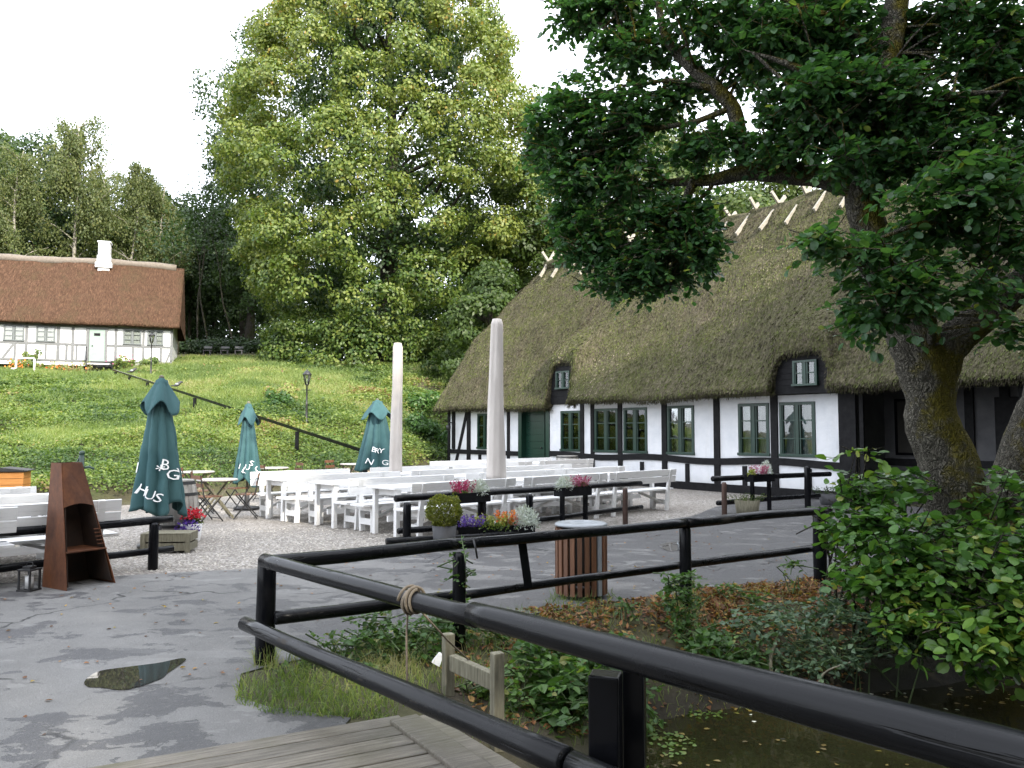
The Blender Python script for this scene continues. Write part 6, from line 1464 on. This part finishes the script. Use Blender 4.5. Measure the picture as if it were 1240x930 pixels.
# ------------------------------------------------------------------ stuff: grass, weeds, leaves, pebbles
def scatter(poly_px, n):
    P = np.array([on(*p)[:2] for p in poly_px]); lo, hi = P.min(0), P.max(0); out = []
    while sum(len(o) for o in out) < n:
        q = RN.uniform(lo, hi, (n * 2, 2)); out.append(q[poly_sd(q, P) < 0])
    return np.concatenate(out)[:n]
def zup(q): return np.concatenate([q, height(q[:, 0], q[:, 1])[:, None]], 1)
lb = LB()
for poly, n, L0, L1, tn in (([(287, 812), (286, 854), (340, 866), (400, 871), (478, 866), (520, 838), (500, 800), (430, 770), (370, 790), (330, 808)], 2800, .05, .16, .52), ([(430, 768), (520, 838), (640, 930), (720, 900), (700, 790), (640, 740)], 2600, .06, .16, .4), ([(640, 742), (830, 722), (990, 702), (1000, 760), (860, 800), (720, 800)], 1800, .05, .13, .75),
                            ([(286, 846), (330, 858), (480, 868), (470, 874), (330, 868), (284, 852)], 500, .03, .07, .3), ([(660, 722), (742, 718), (742, 740), (660, 745)], 260, .06, .16, .5), ([(820, 700), (842, 700), (850, 740), (810, 740)], 240, .1, .3, .6), ([(310, 795), (335, 795), (335, 812), (305, 812)], 200, .08, .2, .5)):
    q = scatter(poly, n); keep = fbm(np.concatenate([q * 2.2, q[:, :1] * 0], 1), 3, 121) + RN.normal(size=n) * .09 > .47; q = q[keep]; n = len(q); P = zup(q); tw_ = fbm(np.concatenate([q * 1.4, q[:, :1] * 0], 1), 3, 122)
    D = nrmz(RN.normal(size=(n, 3)) * .38 + np.array([0, 0, 1])); S_ = nrmz(np.cross(D, rdir(n))); lb.blades(P, D, S_, RN.uniform(L0, L1, n), .0055, tn + (tw_ - .5) * 1.5 + RN.normal(size=n) * .25, RN.normal(size=(n, 3)) * .6 - np.array([0, 0, .35]))
o = lb.build('verge_grass', Mt['grass']); tag(o, kind='stuff')
lb = LB()
for poly, n in (([(640, 738), (830, 720), (995, 698), (1060, 720), (1010, 800), (860, 810), (740, 830)], 5200), ([(560, 740), (700, 735), (720, 830), (600, 860), (500, 800)], 900), ([(840, 715), (990, 700), (1000, 735), (860, 745)], 2600)):
    q = scatter(poly, n); n = len(q); P = zup(q) + (0, 0, .012); keep = fbm(np.concatenate([q * 1.8, q[:, :1] * 0], 1), 3, 131) + RN.normal(size=n) * .1 > .38; P = P[keep]; n = len(P); D = rdir(n) * (1, 1, .3); lb.leaves(P, D, np.array([0, 0, 1.]) + RN.normal(size=(n, 3)) * .45, RN.uniform(.035, .075, n), RN.uniform(.025, .05, n), RN.random(n) * 1.02, .4)
q = np.concatenate([scatter([(0, 700), (330, 690), (830, 640), (980, 640), (985, 690), (700, 730), (330, 800), (60, 900), (0, 900)], 260)]); P = np.concatenate([q, np.full((len(q), 1), .016)], 1); n = len(P); lb.leaves(P, rdir(n) * (1, 1, .1), np.array([0, 0, 1.]) + RN.normal(size=(n, 3)) * .25, RN.uniform(.02, .05, n), RN.uniform(.02, .035, n), RN.random(n), .3)
o = lb.build('fallen_leaves', Mt['litter']); tag(o, kind='stuff')
lb = LB(); q = RN.uniform((.4, 2.0), (6.5, 8.0), (2600, 2)); s_ = poly_sd(q, SHORE); q = q[(s_ < 0) & (RN.random(len(q)) < np.exp(s_ / .55) * .8 + .05)]; n = len(q); P = np.concatenate([q, np.full((n, 1), WZ + .006)], 1)
lb.leaves(P, rdir(n) * (1, 1, .02), np.array([0, 0, 1.]) + RN.normal(size=(n, 3)) * .06, RN.uniform(.02, .06, n), RN.uniform(.018, .045, n), RN.random(n) ** 1.3, .15); o = lb.build('floating_leaves', Mt['floating']); tag(o, kind='stuff')
lb = LB(); n = 1500; q = RN.uniform((.6, 5.0), (1.7, 6.7), (n, 2)); s_ = poly_sd(q, SHORE); q = q[(s_ < .05) & (s_ > -.45) & (fbm(np.concatenate([q * 3, q[:, :1] * 0], 1), 2, 141) > .47)]; n = len(q); P = np.concatenate([q, np.full((n, 1), WZ + .012)], 1)
lb.leaves(P, rdir(n) * (1, 1, .2), np.array([0, 0, 1.]) + RN.normal(size=(n, 3)) * .3, .035, .028, .8 + RN.random(n) * .2, .2, True); o = lb.build('duckweed', Mt['leaf_bank']); tag(o, kind='stuff')
# hillside: clumps of weeds below, longer grass above
n = 60000; q = RN.uniform((-34, 12), (4, 58), (n * 3, 2)); q = q[RN.random(len(q)) < (22 / np.maximum(q[:, 1], 12)) ** 1.2]
zf = np.interp(q[:, 0], *ZF); zc = np.interp(q[:, 0], *ZC); g_ = (q[:, 1] - zf) / (zc - zf); ok = (g_ > .012) & (g_ < 1.25) & (abs(q[:, 0]) < q[:, 1] * .70 + 1)
lc = (q - CP) @ np.stack([CE, [-CE[1], CE[0]]], 1); ok &= ~(((q[:, 0] + 25) ** 2 + (q[:, 1] - 47.6) ** 2) < 2.2); ok &= ~((lc[:, 0] > -.5) & (lc[:, 0] < 17.3) & (lc[:, 1] > -.2)); lh = (q - HP) @ np.stack([HE, [-HE[1], HE[0]]], 1); ok &= ~((lh[:, 0] > -.4) & (lh[:, 1] > -.4) & (lh[:, 1] < 7.6))
q = q[ok]; g_ = g_[ok]; P = zup(q); n = len(P); Q3 = np.concatenate([q, q[:, :1] * 0], 1)
zone = fbm(Q3 * .16, 3, 151); hue = fbm(Q3 * .35, 3, 152); lump = fbm(Q3 * .6, 3, 153)
lawn = smooth((g_ - .38) * 2.2 + (zone - .5) * 4.5 + np.where(q[:, 0] < -14, .3, 0) * (g_ > .8))
isw = RN.random(n) > lawn * .93
lb = LB(); W_ = P[isw]; hw = hue[isw]; lw = lump[isw]; gw = g_[isw]; k = 7; m = len(W_)
off = RN.normal(size=(m, k, 3)) * np.array([.16, .16, .02]); hgt = (.06 + .95 * np.clip(lw - .32, 0, 1)[:, None] * RN.random((m, k)) ** .7) * (1.15 - .35 * np.clip(gw, 0, 1))[:, None]; off[:, :, 2] += hgt
PP = (W_[:, None] + off).reshape(-1, 3); kk = len(PP); D = rdir(kk) * (1, 1, .5); N = np.array([0, -.25, 1.]) + RN.normal(size=(kk, 3)) * .55
tn = np.repeat(.50 + (hw - .5) * 1.5 + .12 * (gw - .4) + RN.normal(size=m) * .13, k) + RN.normal(size=kk) * .11
sz = RN.uniform(.05, .12, kk) * np.repeat(np.clip(W_[:, 1] / 28, .8, 1.5), k); lb.leaves(PP, D, N, sz, sz * .7, tn, .3, True)
# tall flowering stalks
o = lb.build('hillside_weeds', Mt['leaf_weed']); tag(o, kind='stuff')
lb = LB(); L_ = np.concatenate([P[~isw]] * 7); n = len(L_); qq = L_[:, :2] + RN.normal(size=(n, 2)) * .3; L_ = zup(qq); D = nrmz(RN.normal(size=(n, 3)) * .3 + np.array([0, 0, 1])); S_ = nrmz(np.cross(D, np.array([0, 1., 0]) + RN.normal(size=(n, 3)) * .3))
tn = .48 + (fbm(np.concatenate([qq * .4, qq[:, :1] * 0], 1), 3, 161) - .5) * 1.3 + RN.normal(size=n) * .14; lb.blades(L_, D, S_, RN.uniform(.14, .42, n), .035, tn, RN.normal(size=(n, 3)) * .7 - np.array([0, 0, .3])); o = lb.build('meadow_grass', Mt['grass']); tag(o, kind='stuff')
# shrubs on the hill
def shrub(label, px, py, Y, rx, ry, n, mat, ls, tone, name='shrub', group=None, flw=None):
    c = at(px, py, Y); z0 = gh(c[0], c[1]); s_ = Y / FPX; h_ = max(.3, ry * 2 * s_); t = thing(name, label, 'shrub', (c[0], c[1], z0), 0, group); lb = LB()
    cl = [(RN.normal() * rx * s_ * .5, RN.normal() * rx * s_ * .35, h_ * RN.uniform(.15, .85), max(.22, rx * s_ * RN.uniform(.28, .5)), RN.normal(), RN.normal() - .5, .5) for q in range(9)]
    clump_crown(lb, cl, n / 9 / max(.05, np.mean([q[3] ** 2 for q in cl])), ls, .8, lambda c: tone); lb.build('foliage', Mt[mat], t); b = MB()
    for q in cl[:5]: b.tube([(0, 0, -.1), np.array(q[:3]) * (.5, .5, .6), q[:3]], [.03, .02, .01], 5, caps=False)
    b.build('stems', Mt['bark_dark'], t)
    if flw:
        lb = LB(); k = 40; P = np.stack([RN.normal(size=k) * rx * s_ * .6, RN.normal(size=k) * rx * s_ * .4 - .3, h_ * RN.uniform(.3, 1.1, k)], 1); lb.leaves(P, rdir(k), np.array([0, -1, .6]) + RN.normal(size=(k, 3)) * .4, .11, .10, RN.random(k), rounded=True); lb.build('flowers', Mt[flw], t)
    return t
shrub('dark green shrub at the foot of the house gable', 522, 528, 36.5, 22, 20, 1500, 'leaf_bank', .15, .3); shrub('yellowish shrub on the slope left of the lantern post', 346, 468, 36, 16, 13, 900, 'leaf_weed', .16, .80); shrub('dark shrub under the yellowish one on the slope', 338, 490, 33, 18, 12, 800, 'leaf_bank', .14, .35)
shrub('green shrub against the house gable, higher up the slope', 505, 500, 40, 30, 14, 1100, 'leaf_bank', .16, .55)
shrub('bush with pinkish flowers right of the cottage door', 150, 426, 50.2, 13, 8, 700, 'leaf_weed', .15, .5, flw='heather_pink'); shrub('leafy bush below the two right cottage windows', 184, 427, 50.6, 12, 6, 500, 'leaf_weed', .15, .4)
shrub('tall thin bush in front of the cottage window left of the door', 42, 418, 47.9, 9, 14, 450, 'leaf_weed', .15, .5); shrub('yellow flowering bush left of the tall thin bush at the cottage', 25, 428, 47.3, 10, 7, 500, 'leaf_weed', .15, .75, flw='orange'); shrub('reddish flower patch between the cottage bushes and the steps', 72, 433, 48.6, 22, 4, 600, 'leaf_weed', .13, .92, flw='orange')
# dark hedge at the wood's edge, little white benches before it
for k, (px0, px1, Y, lab) in enumerate(((208, 262, 63, 'dark clipped hedge right of the cottage at the wood edge'), (262, 325, 64, 'dark clipped hedge continuing to the linden branches'))):
    pa, pb = put(px0, Y), put(px1, Y); t = thing('hedge', lab, 'hedge', pa); lb = LB(); cl = []; Lx = pb[0] - pa[0]
    for q in range(26): cl.append((Lx * q / 25, RN.normal() * .2, RN.uniform(.3, 1.0), RN.uniform(.5, .75), 0, -1, .6))
    clump_crown(lb, cl, 230, .22, .8, lambda c: .2); lb.build('foliage', Mt['leaf_dark'], t)
for k, (px, py, w_) in enumerate(((251, 421, 1.0), (272, 425, 1.0), (289, 428, 1.0))):
    p = at(px, py, 61.5); z0 = gh(p[0], p[1])
    lab = ('small pale garden bench before the dark hedge, nearest the cottage', 'small pale garden bench in the middle before the dark hedge', 'small pale garden bench before the hedge, nearest the linden')[k]
    if k == 0:
        gb = thing('garden_bench', lab, 'bench', (p[0], p[1], z0), .1, 'white benches at the wood edge'); b = MB(); b.box((0, 0, .36), (.62, .36, .06)); b.build('seat', Mt['plaster_grey'], gb); b = MB(); b.box((0, .2, .62), (.62, .05, .16)); b.build('backrest', Mt['timber_grey'], gb)  # grey instead of white: the shade at the hedge put into the colour
        for s in (-.24, .24): b = MB(); b.box((s, 0, .17), (.06, .36, .34)); b.build('leg', Mt['plaster_grey'], gb)
    else: dup(gb, (p[0], p[1], z0), .1 * k, lab, 'white benches at the wood edge')
# sapling under the linden
broadleaf('sapling', 'small light green sapling standing under the linden crown', put(447, 52), 3.2, pr([(0, .1), (.45, .2), (.6, .8), (.85, .8), (1, .2)]), 12, (.3, .5), 320, .16, 'leaf_mid', 'bark_dark', .03, None, lambda c: .6, 201, nl=3)
# pebbles on the gravel near the edge
q = scatter([(0, 702), (200, 692), (330, 686), (470, 661), (480, 640), (330, 640), (230, 640), (0, 660)], 3600); n = len(q); P = np.concatenate([q, np.full((n, 1), .004)], 1); r_ = RN.uniform(.008, .022, n)[:, None]
V = np.stack([P + r_ * v for v in ((1, 0, 0), (0, 1, 0), (-1, 0, 0), (0, -1, 0), (0, 0, .8))], 1).reshape(-1, 3); b_ = (np.arange(n) * 5)[:, None]; F = np.concatenate([b_ + [0, 1, 4, 4], b_ + [1, 2, 4, 4], b_ + [2, 3, 4, 4], b_ + [3, 0, 4, 4]], 1).reshape(-1, 4)[:, :3]
o = npmesh('pebbles', V, F, Mt['pebble'], rnd=np.repeat(RN.random(n), 4)); tag(o, kind='stuff')
